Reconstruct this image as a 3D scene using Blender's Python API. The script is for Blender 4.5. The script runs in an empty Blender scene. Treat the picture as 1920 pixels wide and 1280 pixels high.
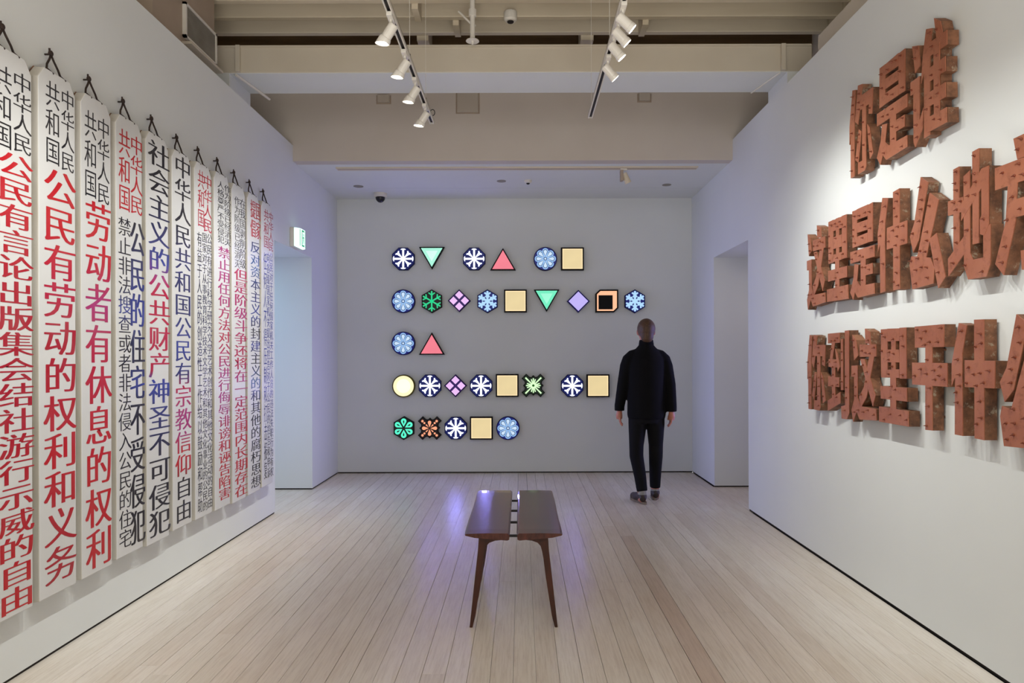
import bpy, bmesh, math, random
from mathutils import Vector, Matrix
from mathutils.geometry import tessellate_polygon

R = random.Random(11)
S = bpy.context.scene
C = S.collection
PI = math.pi
F = 1280.0                       # focal length in pixels of the 1920 px frame
VX, VY = 977.0, 669.0            # where the room's long lines meet
EYE = 1.40
ROLL = math.radians(0.17)
XL, XR, YB = -2.22, 2.07, 8.26   # left wall, right wall, back wall

# ------------------------------------------------------------------ camera
cam = bpy.data.cameras.new('camera')
cam.sensor_width = 36.0
cam.lens = 36.0 * F / 1920.0
cam.shift_x = -(VX - 960) / 1920.0
cam.shift_y = (VY - 640) / 1920.0
cam.clip_start = 0.05
co = bpy.data.objects.new('camera', cam)
C.objects.link(co)
co.location = (0, 0, EYE)
co.rotation_euler = (PI / 2, ROLL, 0)
S.camera = co

# ------------------------------------------------------------------ light and exposure
S.view_settings.view_transform = 'Standard'
S.view_settings.look = 'None'
S.view_settings.exposure = 0.0
S.view_settings.gamma = 1.0
S.view_settings.use_curve_mapping = False
WORLD_RGB, WORLD_K = (0.95, 0.98, 1.0), 0.55
SPOT_L, SPOT_R = 66.0, 48.0       # watts of each track lamp, left and right track
SPOT_RGB = (0.985, 1.0, 0.975)
w = bpy.data.worlds.new('world')
S.world = w
w.use_nodes = True
w.node_tree.nodes['Background'].inputs[0].default_value = (*WORLD_RGB, 1)
w.node_tree.nodes['Background'].inputs[1].default_value = WORLD_K


def area(name, loc, rot, sx, sy, power, rgb, spread=PI):
    l = bpy.data.lights.new(name, 'AREA')
    l.shape = 'RECTANGLE'
    l.size, l.size_y, l.energy, l.color, l.spread = sx, sy, power, rgb, spread
    o = bpy.data.objects.new(name, l)
    C.objects.link(o)
    o.location, o.rotation_euler = loc, rot
    return o


# unseen fills added under the passage ceilings, cool at left, warm at right
area('passage_fill', (-3.35, 6.70, 2.42), (0, 0, 0), 1.0, 0.7, 6.0, (0.50, 0.90, 1.0))
# added unseen lilac fill beyond the left opening, shining in through it
area('lilac_fill', (-4.08, 6.70, 1.35), (0, -PI / 2, 0), 2.0, 0.9, 12.0, (0.42, 0.46, 1.0), math.radians(62))
area('lilac_fill', (3.74, 6.62, 1.35), (0, PI / 2, 0), 2.0, 0.6, 7.0, (0.36, 0.36, 1.0), math.radians(48))  # second unseen lilac fill, added beyond the right opening
area('passage_fill', (3.10, 6.70, 2.42), (0, 0, 0), 0.8, 0.5, 3.0, (1.0, 0.86, 0.70))  # weak warm fill added out of sight in the right opening
# added unseen fills behind the camera: one overhead, one lifting the ceiling from below
area('overhead_fill', (0.0, -1.2, 4.0), (math.radians(25), 0, 0), 3.6, 1.2, 36.0, (1.0, 0.99, 0.98))
area('ceiling_fill', (0.0, -0.7, 0.35), (math.radians(157), 0, 0), 3.2, 0.8, 98.0, (1.0, 0.97, 0.93), math.radians(120))


# ------------------------------------------------------------------ helpers
def sc(v):
    v /= 255.0
    return v / 12.92 if v <= 0.04045 else ((v + 0.055) / 1.055) ** 2.4


def rgb(r, g, b):
    return (sc(r), sc(g), sc(b))


def px(x, y):
    """pixel of the photograph without the camera's roll, relative to the vanishing point"""
    dx, dy = x - VX, y - VY
    a = ROLL
    return dx * math.cos(a) - dy * math.sin(a), dx * math.sin(a) + dy * math.cos(a)


def on_side(x, y, X):
    """point (Y, Z) on the plane at X"""
    dx, dy = px(x, y)
    Y = X * F / dx
    return Y, EYE - dy * Y / F


def on_front(x, y, Y):
    dx, dy = px(x, y)
    return dx * Y / F, EYE - dy * Y / F


def mesh(name, verts, faces, mats, parent=None, smooth=False, link=True, mi=None):
    me = bpy.data.meshes.new(name)
    me.from_pydata([tuple(v) for v in verts], [], faces)
    for m in (mats if isinstance(mats, (list, tuple)) else [mats]):
        me.materials.append(m)
    if mi:
        me.polygons.foreach_set('material_index', mi)
    if smooth:
        me.polygons.foreach_set('use_smooth', [True] * len(me.polygons))
    bm = bmesh.new()
    bm.from_mesh(me)
    bmesh.ops.recalc_face_normals(bm, faces=bm.faces)
    bm.to_mesh(me)
    bm.free()
    me.update()
    return link_obj(name, me, parent)


def link_obj(name, me, parent=None):
    o = bpy.data.objects.new(name, me)
    C.objects.link(o)
    if parent is not None:
        o.parent = parent
    return o


def tag(o, label=None, cat=None, group=None, kind=None):
    if label: o['label'] = label
    if cat: o['category'] = cat
    if group: o['group'] = group
    if kind: o['kind'] = kind
    return o


def empty(name, loc, label=None, cat=None, group=None, kind=None):
    o = bpy.data.objects.new(name, None)
    o.empty_display_size = 0.05
    C.objects.link(o)
    o.location = loc
    return tag(o, label, cat, group, kind)


class MB:
    """collects shapes into one mesh"""
    def __init__(s):
        s.v, s.f, s.m = [], [], []

    def add(s, vs, fs, mi=0):
        n = len(s.v)
        s.v += [tuple(v) for v in vs]
        s.f += [tuple(i + n for i in f) for f in fs]
        s.m += [mi] * len(fs)
        return s

    def box(s, x0, x1, y0, y1, z0, z1, mi=0):
        vs = [(x, y, z) for x in (x0, x1) for y in (y0, y1) for z in (z0, z1)]
        return s.add(vs, [(0, 1, 3, 2), (4, 6, 7, 5), (0, 4, 5, 1), (2, 3, 7, 6), (0, 2, 6, 4), (1, 5, 7, 3)], mi)

    def prism(s, poly, fn, w0, w1, mi=0, side=None, cap0=True):
        """poly in (u, v), fn(u, v, w) -> xyz"""
        n = len(poly)
        side = mi if side is None else side
        tri = tessellate_polygon([[Vector((u, v, 0)) for u, v in poly]])
        base = len(s.v)
        s.v += [tuple(fn(u, v, w0)) for u, v in poly] + [tuple(fn(u, v, w1)) for u, v in poly]
        for t in tri:
            s.f.append(tuple(base + n + i for i in t)); s.m.append(mi)
            if cap0:
                s.f.append(tuple(base + i for i in reversed(t))); s.m.append(side)
        for i in range(n):
            j = (i + 1) % n
            s.f.append((base + i, base + j, base + n + j, base + n + i)); s.m.append(side)
        return s

    def tube(s, pts, r, n=8, cap=True, mi=0):
        """round tube along points; r a number or list"""
        pts = [Vector(p) for p in pts]
        rr = r if isinstance(r, (list, tuple)) else [r] * len(pts)
        base = len(s.v)
        up = None
        for i, p in enumerate(pts):
            d = (pts[min(i + 1, len(pts) - 1)] - pts[max(i - 1, 0)]).normalized()
            a = d.orthogonal().normalized() if up is None else (up - up.dot(d) * d).normalized()
            up = a
            b = d.cross(a)
            for k in range(n):
                t = 2 * PI * k / n
                s.v.append(tuple(p + rr[i] * (math.cos(t) * a + math.sin(t) * b)))
        for i in range(len(pts) - 1):
            for k in range(n):
                q = (k + 1) % n
                s.f.append((base + i * n + k, base + i * n + q, base + (i + 1) * n + q, base + (i + 1) * n + k)); s.m.append(mi)
        if cap:
            s.f.append(tuple(base + k for k in reversed(range(n)))); s.m.append(mi)
            e = base + (len(pts) - 1) * n
            s.f.append(tuple(e + k for k in range(n))); s.m.append(mi)
        return s

    def rings(s, rs, n=20, mi=0):
        """horizontal elliptic rings: (x, y, z, rx, ry)"""
        base = len(s.v)
        for x, y, z, rx, ry in rs:
            for k in range(n):
                t = 2 * PI * k / n
                s.v.append((x + rx * math.cos(t), y + ry * math.sin(t), z))
        for i in range(len(rs) - 1):
            for k in range(n):
                q = (k + 1) % n
                s.f.append((base + i * n + k, base + i * n + q, base + (i + 1) * n + q, base + (i + 1) * n + k)); s.m.append(mi)
        s.f.append(tuple(base + k for k in reversed(range(n)))); s.m.append(mi)
        e = base + (len(rs) - 1) * n
        s.f.append(tuple(e + k for k in range(n))); s.m.append(mi)
        return s

    def ball(s, c, r, nu=14, nv=9, mi=0):
        rs = r if isinstance(r, (list, tuple)) else (r, r, r)
        rr = []
        for i in range(nv + 1):
            t = PI * (i + 0.02) / (nv + 0.04)
            rr.append((c[0], c[1], c[2] - rs[2] * math.cos(t), rs[0] * math.sin(t), rs[1] * math.sin(t)))
        return s.rings(rr, nu, mi)

    def build(s, name, mats, parent=None, smooth=False):
        return mesh(name, s.v, s.f, mats, parent, smooth, mi=s.m)


def boxo(name, b, mat, parent=None, kind=None):
    o = MB().box(*b).build(name, mat, parent)
    if kind: o['kind'] = kind
    return o


def bevel(o, wd, seg=2):
    m = o.modifiers.new('bevel', 'BEVEL')
    m.width, m.segments, m.limit_method = wd, seg, 'ANGLE'
    return o


# ------------------------------------------------------------------ materials
def mat(name, base, rough=0.6, metal=0.0, spec=0.5, emis=None, ek=0.0, coat=0.0):
    m = bpy.data.materials.new(name)
    m.use_nodes = True
    b = m.node_tree.nodes['Principled BSDF']
    b.inputs['Base Color'].default_value = (*base, 1)
    b.inputs['Roughness'].default_value = rough
    b.inputs['Metallic'].default_value = metal
    b.inputs['Specular IOR Level'].default_value = spec
    b.inputs['Coat Weight'].default_value = coat
    if emis:
        b.inputs['Emission Color'].default_value = (*emis, 1)
        b.inputs['Emission Strength'].default_value = ek
    return m


def nodes(m):
    return m.node_tree.nodes, m.node_tree.links, m.node_tree.nodes['Principled BSDF']


def noise(m, scale=5.0, detail=4.0, stretch=(1, 1, 1), vec=None, rough=0.55, coords='Object'):
    N, L, b = nodes(m)
    tc = N.new('ShaderNodeTexCoord')
    mp = N.new('ShaderNodeMapping')
    mp.inputs['Scale'].default_value = stretch
    L.new(vec if vec is not None else tc.outputs[coords], mp.inputs['Vector'])
    n = N.new('ShaderNodeTexNoise')
    n.inputs['Scale'].default_value = scale
    n.inputs['Detail'].default_value = detail
    n.inputs['Roughness'].default_value = rough
    L.new(mp.outputs[0], n.inputs['Vector'])
    return n.outputs['Fac']


def ramp(m, fac, stops):
    N, L, b = nodes(m)
    r = N.new('ShaderNodeValToRGB')
    e = r.color_ramp.elements
    while len(e) < len(stops): e.new(0.5)
    for i, (p, c) in enumerate(stops):
        e[i].position = p
        e[i].color = (*c, 1)
    L.new(fac, r.inputs[0])
    return r.outputs[0]


def mixc(m, fac, a, b_, mode='MIX'):
    N, L, b = nodes(m)
    x = N.new('ShaderNodeMix')
    x.data_type = 'RGBA'
    x.blend_type = mode
    for s, v in ((x.inputs[0], fac), (x.inputs[6], a), (x.inputs[7], b_)):
        if hasattr(v, 'links'): L.new(v, s)
        elif isinstance(v, (int, float)): s.default_value = v
        else: s.default_value = (*v, 1)
    return x.outputs[2]


def bump(m, h, dist=0.002, k=0.4):
    N, L, b = nodes(m)
    u = N.new('ShaderNodeBump')
    u.inputs['Distance'].default_value = dist
    u.inputs['Strength'].default_value = k
    L.new(h, u.inputs['Height'])
    L.new(u.outputs[0], b.inputs['Normal'])


def base(m, c):
    m.node_tree.links.new(c, m.node_tree.nodes['Principled BSDF'].inputs['Base Color'])


M_wall = mat('white_plaster', rgb(226, 224, 221), 0.75, spec=0.25)
base(M_wall, ramp(M_wall, noise(M_wall, 0.8, 3), [(0.3, rgb(221, 223, 220)), (0.7, rgb(227, 229, 226))]))
bump(M_wall, noise(M_wall, 90, 2), 0.001, 0.12)
M_cream = mat('cream_paint', rgb(196, 180, 158), 0.55, spec=0.35)
base(M_cream, ramp(M_cream, noise(M_cream, 2.2, 5, (0.3, 2, 2)), [(0.3, rgb(208, 194, 168)), (0.7, rgb(222, 209, 186))]))
bump(M_cream, noise(M_cream, 30, 4, (0.2, 1, 1)), 0.003, 0.3)
M_shadetimber = mat('shaded_timber', rgb(120, 94, 62), 0.7)  # timber brown darkened for the shade above the beam
base(M_shadetimber, ramp(M_shadetimber, noise(M_shadetimber, 4, 5, (0.3, 3, 3)), [(0.3, rgb(104, 80, 50)), (0.7, rgb(134, 106, 72))]))
M_beam = mat('beam_paint', rgb(196, 184, 166), 0.5, spec=0.35)
base(M_beam, ramp(M_beam, noise(M_beam, 1.5, 3), [(0.3, rgb(198, 187, 168)), (0.7, rgb(208, 198, 180))]))
M_duct = mat('duct_paint', rgb(168, 150, 132), 0.55)
base(M_duct, ramp(M_duct, noise(M_duct, 2, 3), [(0.3, rgb(160, 142, 124)), (0.7, rgb(176, 158, 140))]))
M_bulk = mat('bulkhead_paint', rgb(196, 184, 172), 0.65, spec=0.3)
base(M_bulk, ramp(M_bulk, noise(M_bulk, 0.9, 3), [(0.3, rgb(200, 189, 178)), (0.7, rgb(210, 200, 190))]))
M_dark = mat('dark_gap', rgb(34, 26, 20), 0.9)
base(M_dark, ramp(M_dark, noise(M_dark, 6, 3), [(0.3, rgb(28, 21, 16)), (0.7, rgb(44, 34, 26))]))
M_hatch = mat('access_panel_paint', rgb(188, 177, 163), 0.55)
base(M_hatch, ramp(M_hatch, noise(M_hatch, 3, 2), [(0.3, rgb(184, 173, 159)), (0.7, rgb(192, 181, 167))]))
M_fix = mat('white_enamel', rgb(226, 220, 208), 0.35)
base(M_fix, ramp(M_fix, noise(M_fix, 12, 2), [(0.3, rgb(222, 216, 204)), (0.7, rgb(230, 224, 213))]))
M_black = mat('black_plastic', rgb(14, 13, 15), 0.3)
base(M_black, ramp(M_black, noise(M_black, 20, 2), [(0.3, rgb(10, 9, 11)), (0.7, rgb(20, 19, 22))]))
M_slot = mat('slot_black', rgb(22, 18, 20), 0.6)
base(M_slot, ramp(M_slot, noise(M_slot, 20, 2), [(0.3, rgb(18, 15, 17)), (0.7, rgb(28, 24, 26))]))
M_grille = mat('grille_metal', rgb(140, 134, 122), 0.5, metal=0.2)
base(M_grille, ramp(M_grille, noise(M_grille, 8, 2), [(0.3, rgb(132, 126, 114)), (0.7, rgb(148, 142, 130))]))
M_lamp = mat('lamp_glow', (1, 1, 1), 0.4, emis=(1.0, 0.95, 0.86), ek=14.0)
noise_l = noise(M_lamp, 40, 1)
base(M_lamp, ramp(M_lamp, noise_l, [(0.3, (0.9, 0.9, 0.9)), (0.7, (1, 1, 1))]))


# floorboards: limewashed, worn, semi-gloss
def floor_mat():
    m = mat('limewashed_floorboard', (0.6, 0.55, 0.5), 0.3, spec=0.5)
    N, L, b = nodes(m)
    geo = N.new('ShaderNodeNewGeometry')
    oi = N.new('ShaderNodeObjectInfo')
    add = N.new('ShaderNodeVectorMath'); add.operation = 'ADD'
    mul = N.new('ShaderNodeVectorMath'); mul.operation = 'SCALE'
    comb = N.new('ShaderNodeCombineXYZ')
    L.new(oi.outputs['Random'], comb.inputs[0]); L.new(oi.outputs['Random'], comb.inputs[1])
    mul.inputs['Scale'].default_value = 37.0
    L.new(comb.outputs[0], mul.inputs[0])
    L.new(geo.outputs['Position'], add.inputs[0]); L.new(mul.outputs[0], add.inputs[1])
    v = add.outputs[0]
    tone = ramp(m, oi.outputs['Random'], [(0.0, rgb(206, 184, 166)), (0.04, rgb(227, 219, 207)), (0.5, rgb(232, 225, 214)), (0.85, rgb(237, 230, 220)), (1.0, rgb(224, 213, 200))])
    grain = noise(m, 10, 6, (9, 0.35, 1), vec=v, rough=0.7)
    c1 = mixc(m, grain, tone, (0.55, 0.47, 0.40), 'MULTIPLY')
    g2 = ramp(m, grain, [(0.33, (0.78, 0.74, 0.70)), (0.56, (1, 1, 1))])
    c1 = mixc(m, 0.75, tone, g2, 'MULTIPLY')
    patch = noise(m, 0.9, 5, (1.2, 0.5, 1), vec=geo.outputs['Position'])
    pr = ramp(m, patch, [(0.38, (0.88, 0.82, 0.76)), (0.6, (1.0, 1.0, 1.0))])
    c2 = mixc(m, 1.0, c1, pr, 'MULTIPLY')
    wear = noise(m, 4.0, 5, (14, 1.3, 1), vec=v, rough=0.75)
    wr = ramp(m, wear, [(0.57, (0, 0, 0)), (0.76, (0.34, 0.34, 0.34))])
    c3 = mixc(m, wr, c2, rgb(160, 128, 106))
    sp = noise(m, 55, 3, (1.6, 0.35, 1), vec=geo.outputs['Position'])
    sr = ramp(m, sp, [(0.80, (0, 0, 0)), (0.84, (0.55, 0.55, 0.55))])
    c4 = mixc(m, sr, c3, rgb(96, 80, 68))
    base(m, c4)
    rr = ramp(m, noise(m, 5, 5, (4, 0.8, 1), vec=v), [(0.3, (0.29,) * 3), (0.7, (0.35,) * 3)])
    L.new(rr, b.inputs['Roughness'])
    bump(m, grain, 0.0008, 0.22)
    return m


M_floor = floor_mat()


def board_mat():
    m = mat('painted_card', rgb(222, 218, 210), 0.34, spec=0.45)
    N, L, b = nodes(m)
    n = noise(m, 1.6, 5, (1, 1, 0.6), coords='Object')
    st = noise(m, 5, 6, (1, 1, 0.7), coords='Object', rough=0.7)
    a = ramp(m, n, [(0.3, rgb(210, 209, 205)), (0.7, rgb(220, 219, 216))])
    s2 = ramp(m, st, [(0.66, (0, 0, 0)), (0.78, (0.35, 0.35, 0.35))])
    base(m, mixc(m, s2, a, rgb(196, 186, 168)))
    return m


M_board = board_mat()
M_boardside = mat('card_side', rgb(206, 198, 184), 0.5)
base(M_boardside, ramp(M_boardside, noise(M_boardside, 6, 5, (1, 1, 0.4)), [(0.35, rgb(184, 176, 160)), (0.6, rgb(200, 195, 185))]))
M_edge = mat('card_top_edge', rgb(120, 84, 60), 0.7)
base(M_edge, ramp(M_edge, noise(M_edge, 20, 3), [(0.3, rgb(90, 60, 40)), (0.7, rgb(150, 110, 84))]))
M_cord = mat('dark_cord', rgb(40, 28, 22), 0.8)
base(M_cord, ramp(M_cord, noise(M_cord, 120, 2), [(0.3, rgb(26, 17, 13)), (0.7, rgb(60, 42, 32))]))


def ink_mat():
    m = mat('printed_ink', (0.1, 0.1, 0.1), 0.38, spec=0.45)
    N, L, b = nodes(m)
    a = N.new('ShaderNodeAttribute'); a.attribute_name = 'ink'
    st = noise(m, 7, 5)
    s2 = ramp(m, st, [(0.4, (0.0, 0.0, 0.0)), (0.8, (0.07, 0.07, 0.07))])
    base(m, mixc(m, s2, a.outputs['Color'], rgb(215, 205, 200)))
    return m


M_ink = ink_mat()


def rust_face():
    m = mat('rust_red_steel', rgb(160, 90, 65), 0.42, metal=0.25, spec=0.5)
    n1 = noise(m, 3.0, 6, coords='Object')
    n2 = noise(m, 26, 5, coords='Object', rough=0.7)
    a = ramp(m, n1, [(0.3, rgb(164, 98, 70)), (0.55, rgb(181, 115, 85)), (0.75, rgb(184, 130, 108))])
    d = ramp(m, n2, [(0.30, (0.62, 0.55, 0.5)), (0.48, (1, 1, 1))])
    base(m, mixc(m, 0.8, a, d, 'MULTIPLY'))
    bump(m, n2, 0.002, 0.35)
    return m


def rust_side():
    m = mat('rust_brown_side', rgb(110, 75, 52), 0.7)
    n1 = noise(m, 9.0, 7, coords='Object', rough=0.68)
    n2 = noise(m, 16, 6, coords='Object', rough=0.75)
    a = ramp(m, n1, [(0.32, rgb(62, 40, 28)), (0.5, rgb(124, 82, 56)), (0.66, rgb(150, 100, 70))])
    d = ramp(m, n2, [(0.56, (0, 0, 0)), (0.66, (0.75, 0.75, 0.75))])
    base(m, mixc(m, d, a, rgb(180, 168, 144)))
    bump(m, n1, 0.004, 0.5)
    return m


M_rust, M_rside = rust_face(), rust_side()
M_nail = mat('rust_nail', rgb(120, 62, 44), 0.45, metal=0.4)
base(M_nail, ramp(M_nail, noise(M_nail, 60, 2), [(0.3, rgb(92, 46, 32)), (0.7, rgb(150, 84, 62))]))


def wood_mat(name, dark, light, rough, stretch, coat=0.0):
    m = mat(name, light, rough, spec=0.5, coat=coat)
    n1 = noise(m, 5, 7, stretch, coords='Object', rough=0.65)
    n2 = noise(m, 1.8, 3, coords='Object')
    a = ramp(m, n1, [(0.3, dark), (0.7, light)])
    b2 = ramp(m, n2, [(0.3, (0.7, 0.62, 0.6)), (0.6, (1, 1, 1))])
    base(m, mixc(m, 0.8, a, b2, 'MULTIPLY'))
    bump(m, n1, 0.001, 0.2)
    return m


M_bench = wood_mat('oiled_redwood', rgb(58, 27, 21), rgb(108, 56, 44), 0.25, (7, 0.8, 2), 0.15)
M_bleg = wood_mat('redwood_leg', rgb(52, 24, 12), rgb(86, 40, 21), 0.36, (6, 6, 0.7))
M_coat = mat('black_wool', rgb(14, 13, 14), 0.9, spec=0.15)
bump(M_coat, noise(M_coat, 300, 2), 0.001, 0.3)
M_pants = mat('black_cotton', rgb(15, 14, 15), 0.85, spec=0.2)
bump(M_pants, noise(M_pants, 200, 2), 0.001, 0.3)
M_skin = mat('skin', rgb(188, 120, 96), 0.5)
base(M_skin, ramp(M_skin, noise(M_skin, 14, 3), [(0.3, rgb(178, 108, 84)), (0.7, rgb(200, 134, 108))]))
M_hair = mat('brown_hair', rgb(104, 70, 38), 0.55)
hn = noise(M_hair, 40, 4, (6, 6, 0.5))
base(M_hair, ramp(M_hair, hn, [(0.3, rgb(46, 29, 15)), (0.7, rgb(100, 68, 38))]))
bump(M_hair, hn, 0.003, 0.6)
M_shoe = mat('brown_leather', rgb(52, 40, 36), 0.5)
base(M_shoe, ramp(M_shoe, noise(M_shoe, 20, 3), [(0.3, rgb(44, 34, 30)), (0.7, rgb(66, 52, 46))]))
M_sole = mat('shoe_sole', rgb(122, 108, 90), 0.7)
base(M_sole, ramp(M_sole, noise(M_sole, 20, 3), [(0.3, rgb(110, 96, 80)), (0.7, rgb(134, 120, 100))]))
M_sock = mat('grey_sock', rgb(150, 148, 140), 0.9)
base(M_sock, ramp(M_sock, noise(M_sock, 90, 3), [(0.3, rgb(138, 136, 128)), (0.7, rgb(160, 158, 150))]))

_glow = {}


def glow(r, g, b, k=1.0):
    """lit acrylic of a light box"""
    key = (r, g, b, k)
    if key not in _glow:
        c = rgb(r, g, b)
        m = mat('lit_acrylic', tuple(x * 0.12 for x in c), 0.3, emis=c, ek=k)
        N, L, bs = nodes(m)
        n = noise(m, 7, 1)
        e = ramp(m, n, [(0.25, tuple(x * 0.93 for x in c)), (0.75, c)])
        L.new(e, bs.inputs['Emission Color'])
        _glow[key] = m
    return _glow[key]


# ------------------------------------------------------------------ the room shell
Y0 = -2.0                                     # the room goes on to here behind the camera
DZ = 2.46                                     # height of both openings
LY0, LY1 = XL * F / (515 - VX), XL * F / (585 - VX)      # 6.15 .. 7.25
RY0, RY1 = XR * F / (1403 - VX), XR * F / (1339 - VX)    # 6.22 .. 7.32
YK = 6.66                                     # face of the bulkhead
ZS = 3.315                                    # soffit over the back bay
ZPL, ZPR = 3.47, 3.515                        # tops of the two partition walls
g = 0.014                                     # shadow gap under the walls

wl = MB()
wl.box(XL - .1, XL, Y0, LY0, g, ZPL)
wl.box(XL - .1, XL, LY0, LY1, DZ, ZPL)
wl.box(XL - 1.9, XL, LY1, YB + .1, g, ZPL)
wl.box(XL - 1.9, XL - .1, LY0 - .1, LY0, g, DZ + .1)
wl.box(XL - 1.9, XL - .1, LY0, LY1, DZ, DZ + .1)
wl.box(XL - 2.0, XL - 1.9, LY0 - .1, YB, g, DZ + .1)
tag(wl.build('wall_left', M_wall), kind='structure')
wr_ = MB()
wr_.box(XR, XR + .1, Y0, RY0, g, ZPR)
wr_.box(XR, XR + .1, RY0, RY1, DZ, ZPR)
wr_.box(XR, XR + 1.7, RY1, YB + .1, g, ZPR)
wr_.box(XR + .1, XR + 1.7, RY0 - .1, RY0, g, DZ + .1)
wr_.box(XR + .1, XR + 1.7, RY0, RY1, DZ, DZ + .1)
wr_.box(XR + 1.7, XR + 1.8, RY0 - .1, YB, g, DZ + .1)
tag(wr_.build('wall_right', M_wall), kind='structure')
tag(MB().box(XL, XR, YB, YB + .1, g, ZS).build('wall_back', M_wall), kind='structure')
# dark recessed line under the walls
bl = MB()
bl.box(XL - .09, XL - .006, Y0, LY0 - .006, 0, g)
bl.box(XL - 1.88, XL - .006, LY1 + .006, YB + .02, 0, g)
bl.box(XL - 1.88, XL - .11, LY0 - .09, LY0 - .006, 0, g)
tag(bl.build('baseboard_left', M_dark), kind='structure')
br = MB()
br.box(XR + .006, XR + .09, Y0, RY0 - .006, 0, g)
br.box(XR + .006, XR + 1.68, RY1 + .006, YB + .02, 0, g)
br.box(XR + .11, XR + 1.68, RY0 - .09, RY0 - .006, 0, g)
tag(br.build('baseboard_right', M_dark), kind='structure')
tag(MB().box(XL, XR, YB + .006, YB + .09, 0, g).build('baseboard_back', M_dark), kind='structure')
# upper walls behind the partitions
tag(MB().box(-2.92, -2.80, Y0, 6.66, 3.2, 4.7).build('wall_upper_left', M_cream), kind='structure')
tag(MB().box(2.66, 2.78, Y0, 6.66, 3.2, 4.7).build('wall_upper_right', M_cream), kind='structure')

# floor: dark sub-floor, boards laid on it one by one
fl = tag(MB().box(XL - 2, XR + 1.9, Y0, YB + .1, -.08, -.022).build('floor', M_dark), kind='structure')
x = XL - 1.92
kcol = 0
protos = {}
while x < XR + 1.75:
    PW = R.uniform(.094, .108)
    cx = x + PW / 2
    if cx > XL - 0.02 and cx < XR + 0.02:
        ya, yb = Y0, YB + .05
    elif cx <= XL:
        ya, yb = LY0 - .02, LY1 + .02
    else:
        ya, yb = RY0 - .02, RY1 + .02
    y = ya
    first = True
    while y < yb - 0.02:
        L_ = R.uniform(2.4, 5.2)
        if first: L_ = R.uniform(1.8, 5.2)
        y2 = y + L_
        if yb - y2 < 0.7: y2 = yb
        y2 = min(y2, yb)
        h = 0.0 - R.uniform(0, .0006)
        gx = R.choice((.0003, .0004, .0006, .0008, .0011, .0016))
        q = MB()
        x0, x1, a, b_ = x + gx, x + PW - gx, y + .0004, y2 - .0004
        e = .0008
        vs = [(x0, a, -.022), (x1, a, -.022), (x1, b_, -.022), (x0, b_, -.022),
              (x0, a, h - e), (x1, a, h - e), (x1, b_, h - e), (x0, b_, h - e),
              (x0 + e, a + e, h), (x1 - e, a + e, h), (x1 - e, b_ - e, h), (x0 + e, b_ - e, h)]
        fs = [(3, 2, 1, 0), (0, 1, 5, 4), (1, 2, 6, 5), (2, 3, 7, 6), (3, 0, 4, 7),
              (4, 5, 9, 8), (5, 6, 10, 9), (6, 7, 11, 10), (7, 4, 8, 11), (8, 9, 10, 11)]
        q.add(vs, fs)
        q.build('floorboard', M_floor, fl)
        y = y2
        first = False
    x += PW
    kcol += 1

# ceiling: deck, joists, beam, bulkhead, soffit
ce = tag(MB().box(-2.92, 2.78, Y0, YK + .2, 4.62, 4.74).build('ceiling', M_cream), kind='structure')
for i in range(16):
    yj = 6.30 - 0.27 * i - 0.0
    if i == 0: continue
    if i >= 1: yj = 5.89 - 0.27 * (i - 1)
    zb = 4.20
    q = MB().box(-2.80, 2.66, yj, yj + .06, zb, 4.62)
    bevel(q.build('joist', M_cream, ce), .006)
for yj in (1.2, 0.7, 0.1, -.5):
    bevel(MB().box(-2.80, 2.66, yj, yj + .06, 4.2, 4.62).build('joist', M_cream, ce), .006)
MB().box(-2.80, 2.66, 6.22, 6.30, 4.12, 4.62).build('shaded_member', M_shadetimber, ce)  # added timber, coloured dark for the shade in the gap above the beam
# short blocks between the joists
for (xx, yy0, yy1, ww) in ((-.90, 5.95, 6.215, .10), (.53, 5.95, 6.215, .11), (-.56, 5.68, 5.89, .05), (1.02, 5.68, 5.89, .05), (-.86, 5.41, 5.62, .05)):
    MB().box(xx, xx + ww, yy0, yy1, 4.16, 4.6).build('blocking', M_cream, ce)
# the cross beam (a boxed I-section) on its two piers
by0, by1, bz0, bz1 = 5.54, 5.97, 3.712, 3.925
beam = bevel(MB().box(-2.80, 2.37, by0, by1, bz0, bz1).build('cross_beam', M_beam, ce), .006)
for xs in (-2.30, 2.11):
    bevel(MB().box(xs, xs + .035, by0 - .035, by0, bz0, bz1).build('stiffener_plate', M_beam, beam), .003)
MB().box(-2.36, 2.168, by0 + .004, by1 - .002, bz0 - .004, bz0).build('lit_underside', M_wall, beam)  # white sheet added to paint the beam's underside in its lilac-lit tone
MB().box(-2.78, 2.36, by0 - .012, by0 + .01, bz1 - .012, bz1 + .004).build('flange', M_beam, beam)
MB().box(-2.80, -2.36, by0 + .002, by1, 3.2, bz0).build('pier', M_wall, ce)
MB().box(2.168, 2.60, by0 + .002, by1, 3.2, bz0).build('pier', M_wall, ce)
MB().tube([(-2.31, by0 + .01, bz0 - .014), (-2.23, by1 + .10, bz0 - .014)], .012).build('conduit', M_fix, ce)
MB().tube([(2.11, by0 + .01, bz0 - .010), (2.02, by1, bz0 - .010)], .007).build('conduit', M_fix, ce)
# bulkhead over the back bay
bk = MB().box(-2.92, 2.78, YK, YK + .12, ZS, 4.62).build('bulkhead', M_bulk, ce)
yj = 1.91 * F / 316
MB().box(XL - .05, XR + .05, YK + .12, yj - .003, ZS, ZS + .05).build('soffit_panel', M_wall, ce)
MB().box(XL - .05, XR + .05, yj + .003, YB + .1, ZS, ZS + .05).build('soffit_panel', M_wall, ce)
MB().box(XL - .05, XR + .05, yj - .02, yj + .02, ZS + .052, ZS + .06).build('backing_strip', M_dark, ce)
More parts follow.
